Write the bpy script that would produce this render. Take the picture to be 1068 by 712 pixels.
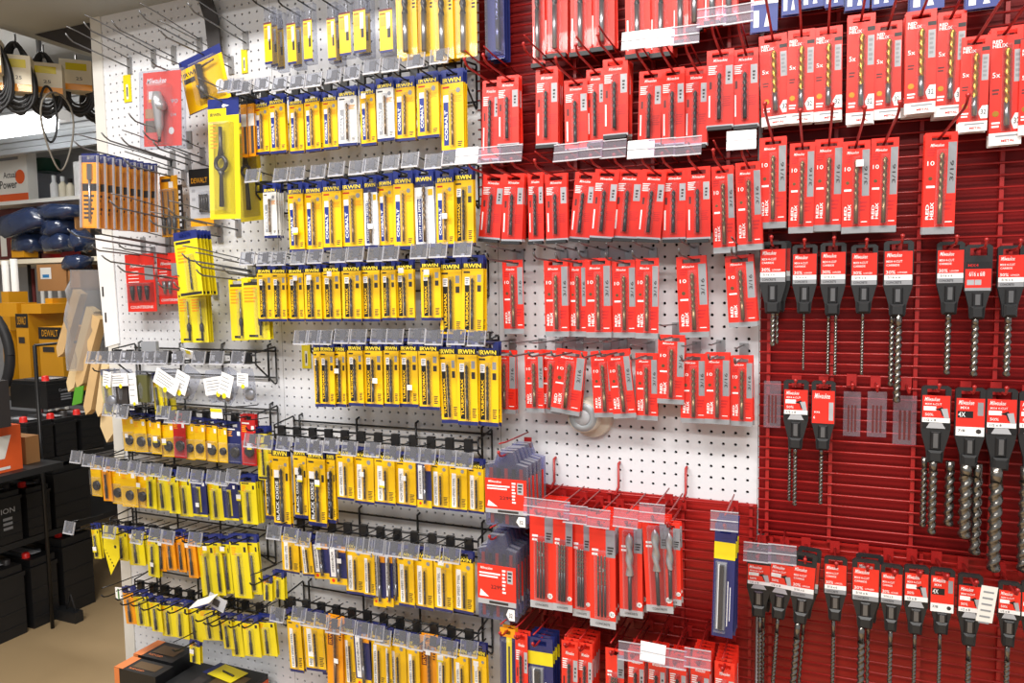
import bpy, math, random
from mathutils import Matrix, Vector
random.seed(7)
for o in list(bpy.data.objects): bpy.data.objects.remove(o)
scene = bpy.context.scene
col = scene.collection
# ------------------------------------------------------------------ camera
F_PX, YAW, PITCH, ROLL = 764.63, .391719, .0763424, -.0144616
CAM = Vector((0, -1.6208, 1.5))
FW = Vector((-math.sin(YAW)*math.cos(PITCH), math.cos(YAW)*math.cos(PITCH), -math.sin(PITCH)))
RT = Vector((math.cos(YAW), math.sin(YAW), 0)); UP = RT.cross(FW)
R2 = RT*math.cos(ROLL)+UP*math.sin(ROLL); U2 = UP*math.cos(ROLL)-RT*math.sin(ROLL)
cam = bpy.data.cameras.new('camera'); cam.sensor_width = 36; cam.sensor_fit = 'HORIZONTAL'
cam.lens = F_PX/1068*36; cam.clip_start = .05; cam.clip_end = 60
co = bpy.data.objects.new('camera', cam); col.objects.link(co)
M = Matrix((R2, U2, -FW)).transposed().to_4x4(); M.translation = CAM; co.matrix_world = M
scene.camera = co
# ------------------------------------------------------------------ world, lights, exposure
scene.view_settings.view_transform = 'Standard'; scene.view_settings.look = 'None'
scene.view_settings.gamma = 1; scene.view_settings.use_curve_mapping = False
scene.view_settings.exposure = 0.0
w = bpy.data.worlds.new('world'); scene.world = w; w.use_nodes = True
w.node_tree.nodes['Background'].inputs[0].default_value = (.93, .96, 1, 1)
w.node_tree.nodes['Background'].inputs[1].default_value = .52
def area(loc, sx, sy, power, color=(1, .97, .93), rot=(0, 0, 0)):
    l = bpy.data.lights.new('ceiling_and_fill_light', 'AREA'); l.shape = 'RECTANGLE'; l.size = sx; l.size_y = sy
    l.energy = power; l.color = color
    o = bpy.data.objects.new('ceiling_and_fill_light', l); col.objects.link(o); o.location = loc; o.rotation_euler = rot
LAMPS = [(-1.55, -1.25, 2.86), (.05, -1.25, 2.86), (-1.55, -2.6, 2.86), (.05, -2.6, 2.86)]  # last two are unseen lamps added as frontal fill for the wall
for i, (x, y, z) in enumerate(LAMPS): area((x, y, z), 1.22, .28, 52 if i < 2 else 45)
area((-3.9, .55, 2.86), 1.22, .28, 36)

# ------------------------------------------------------------------ pixel helpers (frame 1068 x 712)
def ray(x, y): return FW+R2*((x-534)/F_PX)-U2*((y-356)/F_PX)
def atY(x, y, Y): d = ray(x, y); return CAM+d*((Y-CAM.y)/d.y)
def atX(x, y, X): d = ray(x, y); return CAM+d*((X-CAM.x)/d.x)
def atZ(x, y, Z): d = ray(x, y); return CAM+d*((Z-CAM.z)/d.z)

# ------------------------------------------------------------------ materials
def lin(c): 
    c = c/255; return c/12.92 if c < .04045 else ((c+.055)/1.055)**2.4
def rgb(r, g, b): return (lin(r), lin(g), lin(b), 1)
MATS = {}
def mat(name, c, rough=.5, metal=0, spec=.5, noise=0, nscale=30, alpha=1, coat=0):
    m = bpy.data.materials.new(name); m.use_nodes = True; nt = m.node_tree; b = nt.nodes['Principled BSDF']
    b.inputs['Roughness'].default_value = rough; b.inputs['Metallic'].default_value = metal
    b.inputs['Specular IOR Level'].default_value = spec; b.inputs['Coat Weight'].default_value = coat
    b.inputs['Base Color'].default_value = rgb(*c)
    if noise:
        t = nt.nodes.new('ShaderNodeTexCoord'); n = nt.nodes.new('ShaderNodeTexNoise'); n.inputs['Scale'].default_value = nscale
        n.inputs['Detail'].default_value = 3; h = nt.nodes.new('ShaderNodeMix'); h.data_type = 'RGBA'
        h.inputs['A'].default_value = tuple(v*(1-noise) for v in rgb(*c)[:3])+(1,)
        h.inputs['B'].default_value = tuple(min(1, v*(1+noise)) for v in rgb(*c)[:3])+(1,)
        nt.links.new(t.outputs['Object'], n.inputs['Vector']); nt.links.new(n.outputs['Fac'], h.inputs['Factor'])
        nt.links.new(h.outputs['Result'], b.inputs['Base Color'])
    MATS[name] = m; return m
def clear(name, tint, fac, rough=.12, base=.03):
    m = bpy.data.materials.new(name); m.use_nodes = True; nt = m.node_tree; nt.nodes.clear()
    out = nt.nodes.new('ShaderNodeOutputMaterial'); mx = nt.nodes.new('ShaderNodeMixShader')
    tr = nt.nodes.new('ShaderNodeBsdfTransparent'); tr.inputs[0].default_value = rgb(*tint)
    gl = nt.nodes.new('ShaderNodeBsdfPrincipled'); gl.inputs['Base Color'].default_value = rgb(205, 205, 210); gl.inputs['Roughness'].default_value = rough
    lw = nt.nodes.new('ShaderNodeLayerWeight'); lw.inputs[0].default_value = .5
    pw = nt.nodes.new('ShaderNodeMath'); pw.operation = 'POWER'; pw.inputs[1].default_value = 3.5; nt.links.new(lw.outputs['Facing'], pw.inputs[0])
    ma = nt.nodes.new('ShaderNodeMath'); ma.operation = 'MULTIPLY_ADD'; ma.inputs[1].default_value = fac; ma.inputs[2].default_value = base; ma.use_clamp = True
    nt.links.new(pw.outputs[0], ma.inputs[0]); nt.links.new(ma.outputs[0], mx.inputs[0])
    nt.links.new(tr.outputs[0], mx.inputs[1]); nt.links.new(gl.outputs[0], mx.inputs[2]); nt.links.new(mx.outputs[0], out.inputs[0])
    MATS[name] = m
mat('pegboard', (216, 217, 221), .5, spec=.25, noise=.05, nscale=6)
mat('void', (22, 20, 18), .9)
mat('redpaint', (112, 11, 12), .45, spec=.2, noise=.08, nscale=9)
mat('redbright', (158, 24, 20), .4, noise=.06, nscale=9)
mat('redwire', (158, 30, 28), .35)
mat('yellow', (240, 190, 12), .33, coat=.3)
mat('letteryellow', (255, 228, 70), .4)
mat('lemon', (228, 208, 26), .35, coat=.3)
mat('orange', (240, 154, 14), .35, coat=.3)
mat('navy', (32, 40, 98), .33, coat=.3)
mat('blue', (31, 44, 112), .33, coat=.3)
mat('royal', (30, 50, 128), .35)
mat('black', (22, 22, 24), .4)
mat('plasticblack', (30, 31, 33), .45)
mat('dark', (48, 44, 44), .5)
mat('white', (238, 238, 238), .4)
mat('paper', (228, 226, 220), .6)
mat('cream', (238, 228, 204), .6)
mat('grey', (140, 142, 147), .45)
mat('lightgrey', (168, 170, 175), .4)
mat('red', (224, 44, 30), .3, coat=.3)
mat('deepred', (192, 30, 30), .35, coat=.2)
mat('maroon', (96, 34, 34), .5)
mat('green', (70, 120, 60), .5)
mat('olive', (84, 84, 48), .5)
mat('limegreen', (80, 150, 40), .5)
mat('darkgreen', (40, 84, 66), .35)
mat('steel', (150, 150, 152), .28, metal=.9)
mat('darksteel', (62, 60, 60), .35, metal=.6)
mat('blackox', (52, 50, 50), .35, metal=.5)
mat('bronze', (120, 98, 70), .32, metal=.7)
mat('gold', (178, 132, 56), .3, metal=.75)
mat('bitgrey', (128, 125, 121), .22, metal=.9)
mat('hookgrey', (112, 112, 114), .35, metal=.6)
mat('zinc', (168, 168, 170), .35, metal=.6)
mat('wireblack', (20, 20, 22), .4)
mat('wood', (206, 172, 122), .6, noise=.18, nscale=14)
mat('woodpale', (222, 196, 150), .6, noise=.12, nscale=14)
mat('cardboard', (166, 118, 70), .7, noise=.08, nscale=8)
mat('rubber', (42, 42, 44), .55)
mat('rubbergrey', (118, 112, 102), .55)
mat('battery', (22, 22, 24), .5, noise=.15, nscale=12)
mat('batterytop', (70, 72, 76), .45)
mat('floor', (176, 150, 112), .55, noise=.10, nscale=3)
mat('soffit', (160, 164, 164), .6, noise=.04, nscale=4)
mat('ceilingpaint', (205, 205, 202), .8)
mat('shelfwhite', (214, 212, 206), .5)
mat('corrugated', (176, 180, 184), .45, metal=.2)
mat('bluebag', (38, 52, 84), .22, noise=.3, nscale=20, coat=.6)
mat('toolyellow', (214, 150, 16), .45, noise=.06, nscale=6)
mat('boxorange', (226, 92, 36), .5)
mat('copperorange', (216, 124, 66), .5)
mat('brightred', (226, 40, 34), .4)
mat('stickerblue', (40, 120, 180), .4)
mat('thermowhite', (214, 206, 190), .45)
mat('silver', (150, 154, 158), .4, metal=.3)
mat('lamphousing', (230, 230, 230), .5)
mat('purplelabel', (196, 170, 196), .35)
clear('clear', (250, 250, 251), .6, .12, .05)
clear('cleargrey', (232, 234, 240), .7, .2, .09)
clear('clearpurple', (242, 226, 241), .7, .2, .11)
clear('clearblue', (190, 192, 226), .8, .2, .10)
clear('milky', (240, 240, 244), .8, .25, .5)

# ------------------------------------------------------------------ mesh builder
WORDS = {}
def word(t, shear=0):
    k = (t, shear)
    if k not in WORDS:
        c = bpy.data.curves.new('t', 'FONT'); c.body = t; c.resolution_u = 2; c.shear = shear; c.align_x = 'CENTER'; c.align_y = 'CENTER'; c.offset = .026 if t in ('IRWIN', 'COBALT', 'TURBOMAX', 'METAL', 'RED', 'HELIX') else .008
        o = bpy.data.objects.new('t', c); col.objects.link(o)
        me = bpy.data.meshes.new_from_object(o); 
        vs = [tuple(v.co[:2]) for v in me.vertices]; fs = [tuple(p.vertices) for p in me.polygons]
        bpy.data.objects.remove(o); bpy.data.curves.remove(c); bpy.data.meshes.remove(me)
        x0 = min(v[0] for v in vs); x1 = max(v[0] for v in vs); y0 = min(v[1] for v in vs); y1 = max(v[1] for v in vs)
        vs = [((x-(x0+x1)/2)/(x1-x0), (y-(y0+y1)/2)/(y1-y0)) for x, y in vs]
        WORDS[k] = (vs, fs)
    return WORDS[k]
class MB:
    def __init__(s): s.v = []; s.f = []; s.m = []; s.mats = []; s.smooth = []
    def mi(s, m):
        if m not in s.mats: s.mats.append(m)
        return s.mats.index(m)
    def add(s, vs, fs, m, smooth=False):
        b = len(s.v); s.v += [tuple(v) for v in vs]; i = s.mi(m)
        for f in fs: s.f.append(tuple(b+k for k in f)); s.m.append(i); s.smooth.append(smooth)
    def box(s, x0, x1, y0, y1, z0, z1, m):
        s.add([(x0,y0,z0),(x1,y0,z0),(x1,y1,z0),(x0,y1,z0),(x0,y0,z1),(x1,y0,z1),(x1,y1,z1),(x0,y1,z1)],
              [(0,3,2,1),(4,5,6,7),(0,1,5,4),(1,2,6,5),(2,3,7,6),(3,0,4,7)], m)
    def cbox(s, x0, x1, y0, y1, z0, z1, c, m):   # box with chamfered front (-Y) edges
        s.add([(x0,y1,z0),(x1,y1,z0),(x1,y1,z1),(x0,y1,z1),(x0,y0+c,z0),(x1,y0+c,z0),(x1,y0+c,z1),(x0,y0+c,z1),
               (x0+c,y0,z0+c),(x1-c,y0,z0+c),(x1-c,y0,z1-c),(x0+c,y0,z1-c)],
              [(0,4,5,1)[::-1],(1,5,6,2)[::-1],(2,6,7,3)[::-1],(3,7,4,0)[::-1],(4,8,9,5)[::-1],(5,9,10,6)[::-1],(6,10,11,7)[::-1],(7,11,8,4)[::-1],(8,11,10,9)[::-1],(0,1,2,3)[::-1]], m)
    def rect(s, x0, x1, z0, z1, y, m): s.add([(x0,y,z0),(x1,y,z0),(x1,y,z1),(x0,y,z1)], [(0,1,2,3)], m)
    def poly(s, pts, y, m): s.add([(x,y,z) for x, z in pts], [tuple(range(len(pts)))], m)
    def prism(s, pts, y0, y1, m):   # outline (x,z) counter-clockwise seen from -Y
        n = len(pts); s.add([(x,y0,z) for x,z in pts]+[(x,y1,z) for x,z in pts],
            [tuple(range(n)), tuple(range(2*n-1, n-1, -1))]+[(i, i+n, (i+1)%n+n, (i+1)%n) for i in range(n)], m)
    def disc(s, x, z, r, y, m, n=10): s.poly([(x+r*math.cos(a*2*math.pi/n), z+r*math.sin(a*2*math.pi/n)) for a in range(n)], y, m)
    def text(s, t, x, z, wd, ht, y, m, vert=False, shear=0):
        vs, fs = word(t, shear)
        if vert: s.add([(x-v*ht, y, z+u*wd) for u, v in vs], fs, m)
        else: s.add([(x+u*wd, y, z+v*ht) for u, v in vs], fs, m)
    def tube(s, pts, r, m, n=6, cap=True):
        pts = [Vector(p) for p in pts]; rings = []; prev = None
        for i, p in enumerate(pts):
            d = ((pts[min(i+1, len(pts)-1)]-p).normalized()+(p-pts[max(i-1, 0)]).normalized())
            d = d.normalized() if d.length > 1e-6 else Vector((0,0,1))
            a = prev if prev and abs(prev.dot(d)) < .9 else (Vector((0,0,1)) if abs(d.z) < .9 else Vector((1,0,0)))
            u = (a-d*a.dot(d)).normalized(); v = d.cross(u); prev = u
            rr = r[i] if isinstance(r, (list, tuple)) else r
            rings.append([p+(u*math.cos(k*2*math.pi/n)+v*math.sin(k*2*math.pi/n))*rr for k in range(n)])
        vs = [q for g in rings for q in g]; fs = []
        for i in range(len(rings)-1):
            for k in range(n): fs.append((i*n+k, i*n+(k+1)%n, (i+1)*n+(k+1)%n, (i+1)*n+k))
        if cap: fs += [tuple(range(n-1, -1, -1)), tuple(range((len(rings)-1)*n, len(rings)*n))]
        s.add(vs, fs, m, n > 4)
    def lathe(s, prof, cx, cy, m, n=16, axis='z', c0=0):   # prof [(r,h)]
        vs = []; fs = []
        for r, h in prof:
            for k in range(n):
                a = k*2*math.pi/n
                vs.append((cx+r*math.cos(a), cy+r*math.sin(a), c0+h) if axis == 'z' else (cx+r*math.cos(a), c0+h, cy+r*math.sin(a)))
        for i in range(len(prof)-1):
            for k in range(n):
                f = (i*n+k, i*n+(k+1)%n, (i+1)*n+(k+1)%n, (i+1)*n+k); fs.append(f if axis == 'z' else f[::-1])
        if prof[0][0] > 0: fs.append(tuple(range(n)))
        if prof[-1][0] > 0: fs.append(tuple(range((len(prof)-1)*n, len(prof)*n)))
        s.add(vs, fs, m, True)
    def bit(s, x, y, ztop, zbot, r, m, flute=.65, tip_up=True, mshank=None, deep=.45, pitch=6.5, n=8, rs=None):
        # twist drill: flutes at the tip end, plain shank at the other
        L = ztop-zbot; fl = L*flute; rs = rs or r*.92
        k = max(6, min(150, int(fl/(r*pitch)*9))); vs = []; fs = []
        for i in range(k+1):
            t = i/k; z = (ztop-t*fl) if tip_up else (zbot+t*fl); a0 = t*fl/(r*pitch)*2*math.pi
            sc = .12 if i == 0 else 1
            for j in range(n):
                a = j*2*math.pi/n; rr = r*sc*(1-deep*(.5+.5*math.cos(2*a)))
                vs.append((x+rr*math.cos(a+a0), y+rr*math.sin(a+a0), z))
        for i in range(k):
            for j in range(n):
                f = (i*n+j, i*n+(j+1)%n, (i+1)*n+(j+1)%n, (i+1)*n+j); fs.append(f[::-1] if tip_up else f)
        s.add(vs, fs, m, True)
        zs = (ztop-fl) if tip_up else (zbot+fl)
        s.tube([(x,y,zs+(.002 if tip_up else -.002)),(x,y,zbot if tip_up else ztop)], rs, mshank or m, 8)
    def mesh(s, name):
        me = bpy.data.meshes.new(name); me.from_pydata(s.v, [], s.f); 
        for m in s.mats: me.materials.append(MATS[m])
        me.polygons.foreach_set('material_index', s.m); me.polygons.foreach_set('use_smooth', s.smooth); me.update(); return me
def obj(name, me, parent=None, loc=None, rot=None):
    if isinstance(me, MB): me = me.mesh(name)
    o = bpy.data.objects.new(name, me); col.objects.link(o)
    if parent: o.parent = parent
    if loc is not None: o.location = loc
    if rot is not None: o.rotation_euler = rot
    return o
LABELS = set()
def tag(o, label, cat, group=None):
    o['label'] = label; o['category'] = cat
    if group: o['group'] = group
    return o
def empty(name, loc, rot=(0,0,0)): return obj(name, None, None, loc, rot)
def struct(o): o['kind'] = 'structure'; return o
ORD = 'first second third fourth fifth sixth seventh eighth ninth tenth eleventh twelfth thirteenth fourteenth fifteenth sixteenth'.split()

# ================================================================== SETTING
IN = .0254
ZTOP = 2.316
def ground(name, x0, x1, y0, y1, z, m, up=True):
    b = MB(); b.add([(x0,y0,z),(x1,y0,z),(x1,y1,z),(x0,y1,z)], [(0,1,2,3) if up else (3,2,1,0)], m); return struct(obj(name, b))
ground('floor', -7, 3, -5, 3.2, 0, 'floor')
ground('ceiling', -7, 3, -5, 3.2, 2.95, 'ceilingpaint', False)
b = MB(); b.box(-7, 3, 3.2, 3.3, 0, 2.95, 'ceilingpaint'); struct(obj('wall_rear', b))
b = MB(); b.box(-7.1, -7, -5, 3.2, 0, 2.95, 'ceilingpaint'); struct(obj('wall_left', b))
# the pegboard wall, sheet by sheet, every hole cut through
XL = -1.992; SEAM = [XL, atY(296, 400, 0).x, atY(522, 420, 0).x, atY(791, 420, 0).x, .62]
b = MB(); b.box(XL+.012, .62, .022, .06, .02, ZTOP, 'void'); wall = struct(obj('wall_back', b))
X0H, Z0H = -76.0*IN, 56.32*IN
def pegsheet(x0, x1, z0, z1):
    b = MB(); g = IN; mt = 'pegboard'; r = .0034
    i0 = math.ceil((x0+.008-X0H)/g); i1 = math.floor((x1-.008-X0H)/g); j0 = math.ceil((z0+.008-Z0H)/g); j1 = math.floor((z1-.008-Z0H)/g)
    a0 = X0H+(i0-.5)*g; a1 = X0H+(i1+.5)*g; c0 = Z0H+(j0-.5)*g; c1 = Z0H+(j1+.5)*g
    ang = [k*math.pi/4+math.pi/8 for k in range(8)]
    for i in range(i0, i1+1):
        for j in range(j0, j1+1):
            cx, cz = X0H+i*g, Z0H+j*g; h = g/2; lo_x = max(cx-h, x0); hi_x = min(cx+h, x1); lo_z = max(cz-h, z0); hi_z = min(cz+h, z1)
            sq = [(hi_x, cz+h*.41), (cx+h*.41, hi_z), (cx-h*.41, hi_z), (lo_x, cz+h*.41), (lo_x, cz-h*.41), (cx-h*.41, lo_z), (cx+h*.41, lo_z), (hi_x, cz-h*.41)]
            hole = [(cx+r*math.cos(a), cz+r*math.sin(a)) for a in ang]
            cor = [(hi_x, hi_z), (lo_x, hi_z), (lo_x, lo_z), (hi_x, lo_z)]
            vs = [(x,0,z) for x,z in sq]+[(x,0,z) for x,z in hole]+[(x,.006,z) for x,z in hole]+[(x,0,z) for x,z in cor]
            fs = [(k, 8+k, 8+(k+1)%8, (k+1)%8) for k in range(8)]+[(8+k, 16+k, 16+(k+1)%8, 8+(k+1)%8) for k in range(8)]
            fs += [(0,1,24),(2,3,25),(4,5,26),(6,7,27)]
            b.add(vs, [f[::-1] for f in fs], mt)
    for (p, q, s_, t_) in ((x0, a0, z0, z1), (a1, x1, z0, z1), (a0, a1, z0, c0), (a0, a1, c1, z1)):
        if q-p > 1e-4 and t_-s_ > 1e-4: b.rect(p, q, s_, t_, 0, mt)
    o = obj('pegboard_panel', b, wall); return o
for i in range(4): pegsheet(SEAM[i]+(.0004 if i else 0), SEAM[i+1]-.0004, .04, ZTOP)
b = MB(); b.box(XL-.03, XL+.012, -.004, .062, .02, ZTOP, 'shelfwhite'); struct(obj('trim_1', b))
# canopy soffit over the wall's left end
b = MB(); b.box(-2.345, .9, -.26, 1.1, ZTOP, ZTOP+.05, 'soffit'); soff = struct(obj('trim_2', b))
# dark brackets carrying the soffit
def bracket(pts, y, t, label):
    b = MB(); b.prism(pts, y, y+t, 'dark'); return tag(obj('shelf_bracket', b), label, 'bracket')
bx = XL-.04
bracket([(bx-.27, ZTOP-.001), (bx, ZTOP-.10), (bx, ZTOP-.001)], .02, .03, 'dark triangular bracket under the canopy left of the pegboard')
# ceiling lamps (housings over the area lights; the rear pair is added fill)
for i, (x, y, z) in enumerate(LAMPS+[(-3.9, .55, 2.86)]):
    b = MB(); b.box(x-.63, x+.63, y-.16, y+.16, z+.012, z+.085, 'lamphousing')
    tag(obj('ceiling_and_fill_lamp', b), 'white fluorescent ceiling lamp housing, '+['left of two near the wall', 'right of two near the wall', 'left of two added for fill behind camera', 'right of two added for fill behind camera', 'above the batteries'][i], 'lamp', 'fluorescent ceiling lamps')
# gondola base deck
b = MB(); b.box(XL, .62, -.44, .02, 0, .14, 'plasticblack'); struct(obj('baseboard_back', b))

# ------------------------------------------------------------------ red wire panels
def red_panel(label, xa, ya, xb, yb, ribs, yoff=-.006, paint='redpaint'):
    p0 = atY(xa, ya, -.02); p1 = atY(xb, yb, -.02); x0, x1 = p0.x, p1.x; z1, z0 = p0.z, atY(xa, yb, -.02).z
    root = empty('red_wire_panel', ((x0+x1)/2, 0, z0))
    tag(root, label, 'display panel')
    b = MB(); b.box(x0-(x0+x1)/2, x1-(x0+x1)/2, yoff-.003, yoff+.003, 0, z1-z0, paint); obj('back_sheet', b, root)
    rod = MB(); hw = (x1-x0)/2; rod.tube([(-hw,0,0),(hw,0,0)], .0019, 'redwire', 6); rm = rod.mesh('wire_rod')
    z = .012
    while z < z1-z0: obj('wire_rod', rm, root, (0, -.024, z)); z += .0222
    rb = MB(); rb.box(-.0035, .0035, -.022, -.009, 0, z1-z0, 'redwire'); rbm = rb.mesh('upright_rib')
    for px in ribs:
        obj('upright_rib', rbm, root, (atY(px, (ya+yb)/2, -.02).x-(x0+x1)/2, 0, 0))
    return x0, x1, z0, z1
red_panel('red slatted wire panel behind the upper middle red packs', 497, -12, 789, 250, [523, 600, 681, 760])
red_panel('tall red slatted wire panel behind the masonry bits on the right', 797, -30, 1110, 558, [803, 870, 958, 1042])
red_panel('lower right red wire panel behind the bottom masonry bits', 797, 559, 1110, 790, [803, 870, 958, 1042], paint='redbright')
red_panel('low red slatted wire panel below the bare pegboard', 563, 506, 786, 790, [566, 636, 712, 782], paint='redbright')
b = MB(); pa = atY(528, 520, -.02); pb = atY(564, 720, -.02)
b.box(pa.x, pb.x-.002, -.009, -.003, pb.z, pa.z, 'redpaint'); tag(obj('red_backing_sheet', b), 'narrow plain red sheet left of the low red panel', 'panel')
# red hanger clips of the low panel
for i, (px, py) in enumerate(((579, 477), (646, 482), (716, 487))):
    b = MB(); p = atY(px, py, -.004); b.tube([(p.x, .004, p.z), (p.x, -.012, p.z-.002), (p.x, -.012, p.z-.055), (p.x-.003, -.03, p.z-.07)], .0032, 'redwire', 6)
    tag(obj('panel_hanger', b), '%s red hanger clip from left holding the low red panel' % ORD[i], 'hanger clip', 'hangers of the low red panel')

# ================================================================== PACK DESIGNS
T = .0012
def base_card(b, w, h, head, mh, mb_, slotv=.05, sw=.5, sh=.011, t=T):
    hz = -h*head; sz = -max(.010, h*slotv); sx = w*sw/2
    b.box(-w/2, w/2, -t, 0, sz+sh/2, 0, mh); b.box(-w/2, -sx, -t, 0, sz-sh/2, sz+sh/2, mh); b.box(sx, w/2, -t, 0, sz-sh/2, sz+sh/2, mh)
    lo = min(hz, sz-sh/2-.002)
    b.box(-w/2, w/2, -t, 0, lo, sz-sh/2, mh); b.box(-w/2, w/2, -t, 0, -h, lo, mb_)
    return sz
def P(b, w, h, u0, u1, v0, v1, m, lvl=1): b.rect(u0*w, u1*w, -v1*h, -v0*h, -T-.0002*lvl, m)
def lines(b, w, h, u0, u1, v0, v1, n, m, lvl=1):
    for k in range(n):
        v = v0+(v1-v0)*k/n; P(b, w, h, u0, u0+(u1-u0)*(1-.35*((k*7)%3)/3), v, v+(v1-v0)/n*.55, m, lvl)
CACHE = {}
def design(kind, w, h):
    key = (kind, round(w/.003), round(h/.006))
    if key in CACHE: return CACHE[key]
    w = key[1]*.003; h = key[2]*.006
    c = MB(); parts = []; Y1 = -T-.0006
    def blister(u0, u1, v0, v1, dep, m='clear'):
        q = MB(); q.cbox(u0*w, u1*w, -T-dep, -T, -v1*h, -v0*h, min(.004, dep*.7), m); parts.append(('blister', q.mesh('blister')))
    def dbit(u, v0, v1, r, m, **k):
        q = MB(); q.bit(u*w, -T-max(r, .002)-.0015, -v0*h, -v1*h, r, m, **k); parts.append(('drill_bit', q.mesh('drill_bit')))
    if kind in ('cob', 'cobw', 'tur', 'hss', 'blk', 'whs'):
        body = {'cobw': 'paper', 'whs': 'white'}.get(kind, 'yellow'); head = {'tur': 'navy', 'hss': 'navy', 'blk': 'navy'}.get(kind, 'blue')  # cobw repeats the cob layout on an off-white body
        hd = .165
        sz = base_card(c, w, h, hd, head, body)
        if kind in ('tur', 'hss', 'blk'): P(c, w, h, -.48, .48, .10, .165, 'black')
        c.text('IRWIN', 0, -h*.130, w*.80, h*.054, Y1, 'letteryellow')
        P(c, w, h, -.5, .5, .955, 1, 'navy'); P(c, w, h, -.42, -.12, .20, .222, 'deepred' if kind == 'cob' else 'dark')
        if kind in ('cob', 'cobw'):
            P(c, w, h, -.39, -.17, .30, .385, 'white'); P(c, w, h, -.39, -.17, .385, .90, 'royal' if kind == 'cob' else 'grey')
            c.text('COBALT', -.28*w, -h*.66, h*.36, w*.13, Y1, 'white', vert=True)
            c.disc(.27*w, -.255*h, w*.10, Y1, 'grey'); lines(c, w, h, .08, .42, .32, .40, 4, 'orange'); lines(c, w, h, .22, .42, .86, .93, 3, 'dark')
            dbit(.03, .28, .90, .0022+w*.015, 'bronze'); blister(-.12, .16, .25, .93, .008)
        elif kind == 'tur':
            P(c, w, h, -.36, -.14, .27, .37, 'white'); lines(c, w, h, -.33, -.17, .285, .36, 3, 'grey', 2); P(c, w, h, -.36, -.14, .37, .93, 'black')
            c.text('TURBOMAX', -.25*w, -h*.67, h*.44, w*.13, Y1, 'yellow', vert=True)
            P(c, w, h, .22, .40, .24, .33, 'grey'); P(c, w, h, .22, .40, .37, .45, 'dark'); lines(c, w, h, .22, .42, .80, .92, 5, 'dark')
            dbit(.02, .28, .92, .0022+w*.022, 'blackox'); blister(-.1, .15, .25, .945, .008)
        elif kind == 'hss':
            P(c, w, h, -.36, -.12, .30, .93, 'white'); c.text('HIGH SPEED STEEL', -.24*w, -h*.64, h*.52, w*.12, Y1, 'dark', vert=True)
            c.disc(.25*w, -.25*h, w*.10, Y1, 'grey'); lines(c, w, h, .20, .42, .76, .92, 6, 'dark')
            dbit(.06, .36, .90, .0015+w*.02, 'darksteel'); blister(-.05, .18, .32, .93, .008)
        elif kind == 'whs':
            P(c, w, h, -.5, .5, .165, .23, 'navy'); P(c, w, h, -.38, -.14, .28, .38, 'white'); P(c, w, h, -.38, -.14, .34, .93, 'navy')
            c.text('LIGHT HIGH SPEED', -.26*w, -h*.64, h*.5, w*.11, Y1, 'white', vert=True); P(c, w, h, .2, .44, .26, .34, 'yellow')
            dbit(.04, .22, .93, .0022+w*.04, 'bronze'); blister(-.1, .2, .2, .945, .009)
        else:
            P(c, w, h, -.40, -.10, .33, .42, 'white'); P(c, w, h, -.40, -.10, .42, .93, 'black')
            c.text('BLACK OXIDE', -.25*w, -h*.69, h*.46, w*.17, Y1, 'white', vert=True)
            c.disc(.3*w, -.26*h, w*.09, Y1, 'grey'); P(c, w, h, .28, .42, .36, .45, 'dark'); lines(c, w, h, .24, .42, .82, .92, 5, 'dark')
            dbit(.10, .3, .93, .0045, 'blackox'); blister(-.05, .24, .27, .95, .011)
    elif kind in ('nav', 'navw'):
        sz = base_card(c, w, h, .16, 'navy', 'navy'); P(c, w, h, -.5, .5, .86, 1, 'yellow'); P(c, w, h, .05, .5, .17, .30, 'orange')
        P(c, w, h, -.40, -.12, .20, .84, 'white'); c.text('SPEEDBOR', -.26*w, -h*.52, h*.45, w*.12, Y1, 'dark', vert=True); c.disc(-.28*w, -.92*h, w*.09, Y1, 'red')
        dbit(.10, .2, .9, .0026+w*.03, 'steel'); blister(-.05, .25, .18, .93, .009)
    elif kind == 'org':
        sz = base_card(c, w, h, .10, 'orange', 'orange'); P(c, w, h, -.42, -.10, .12, .42, 'maroon'); c.text('IRWIN', -.26*w, -.27*h, h*.26, w*.2, Y1, 'orange', vert=True); lines(c, w, h, .28, .44, .12, .34, 6, 'dark')
        dbit(.08, .12, .95, .0035, 'bronze'); blister(-.06, .24, .1, .97, .009)
    elif kind == 'tube':
        sz = base_card(c, w, h, .12, 'lightgrey', 'lightgrey'); c.v = []; c.f = []; c.m = []; c.smooth = []; c.mats = []
        c.box(-w*.45, w*.45, -.001, 0, -h*.97, -h*.30, 'yellow'); P(c, w, h, -.45, .45, .285, .315, 'maroon'); P(c, w, h, .05, .3, .35, .6, 'white'); P(c, w, h, .1, .32, .56, .74, 'black'); P(c, w, h, -.4, .0, .40, .55, 'orange'); P(c, w, h, -.45, .45, .93, .97, 'navy')
        c.text('IRWIN', -.2*w, -.36*h, w*.36, h*.03, Y1, 'maroon')
        q = MB(); q.cbox(-w/2, w/2, .0005, .018, -h, -.02*h, .003, 'cleargrey'); parts.append(('plastic_sleeve', q.mesh('plastic_sleeve')))
        q = MB(); q.bit(0, .010, -.1*h, -.94*h, .004, 'steel'); parts.append(('drill_bit', q.mesh('drill_bit'))); sz = -.012
    elif kind == 'big':
        sz = base_card(c, w, h, .06, 'black', 'yellow', .02); lines(c, w, h, .3, .45, .35, .6, 8, 'dark'); P(c, w, h, -.46, -.2, .2, .5, 'orange')
        dbit(.02, .1, .965, .0075, 'darksteel', flute=.62, mshank='steel', rs=.0062); blister(-.25, .3, .07, .975, .018)
    elif kind in ('die', 'dier', 'dien'):
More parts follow.
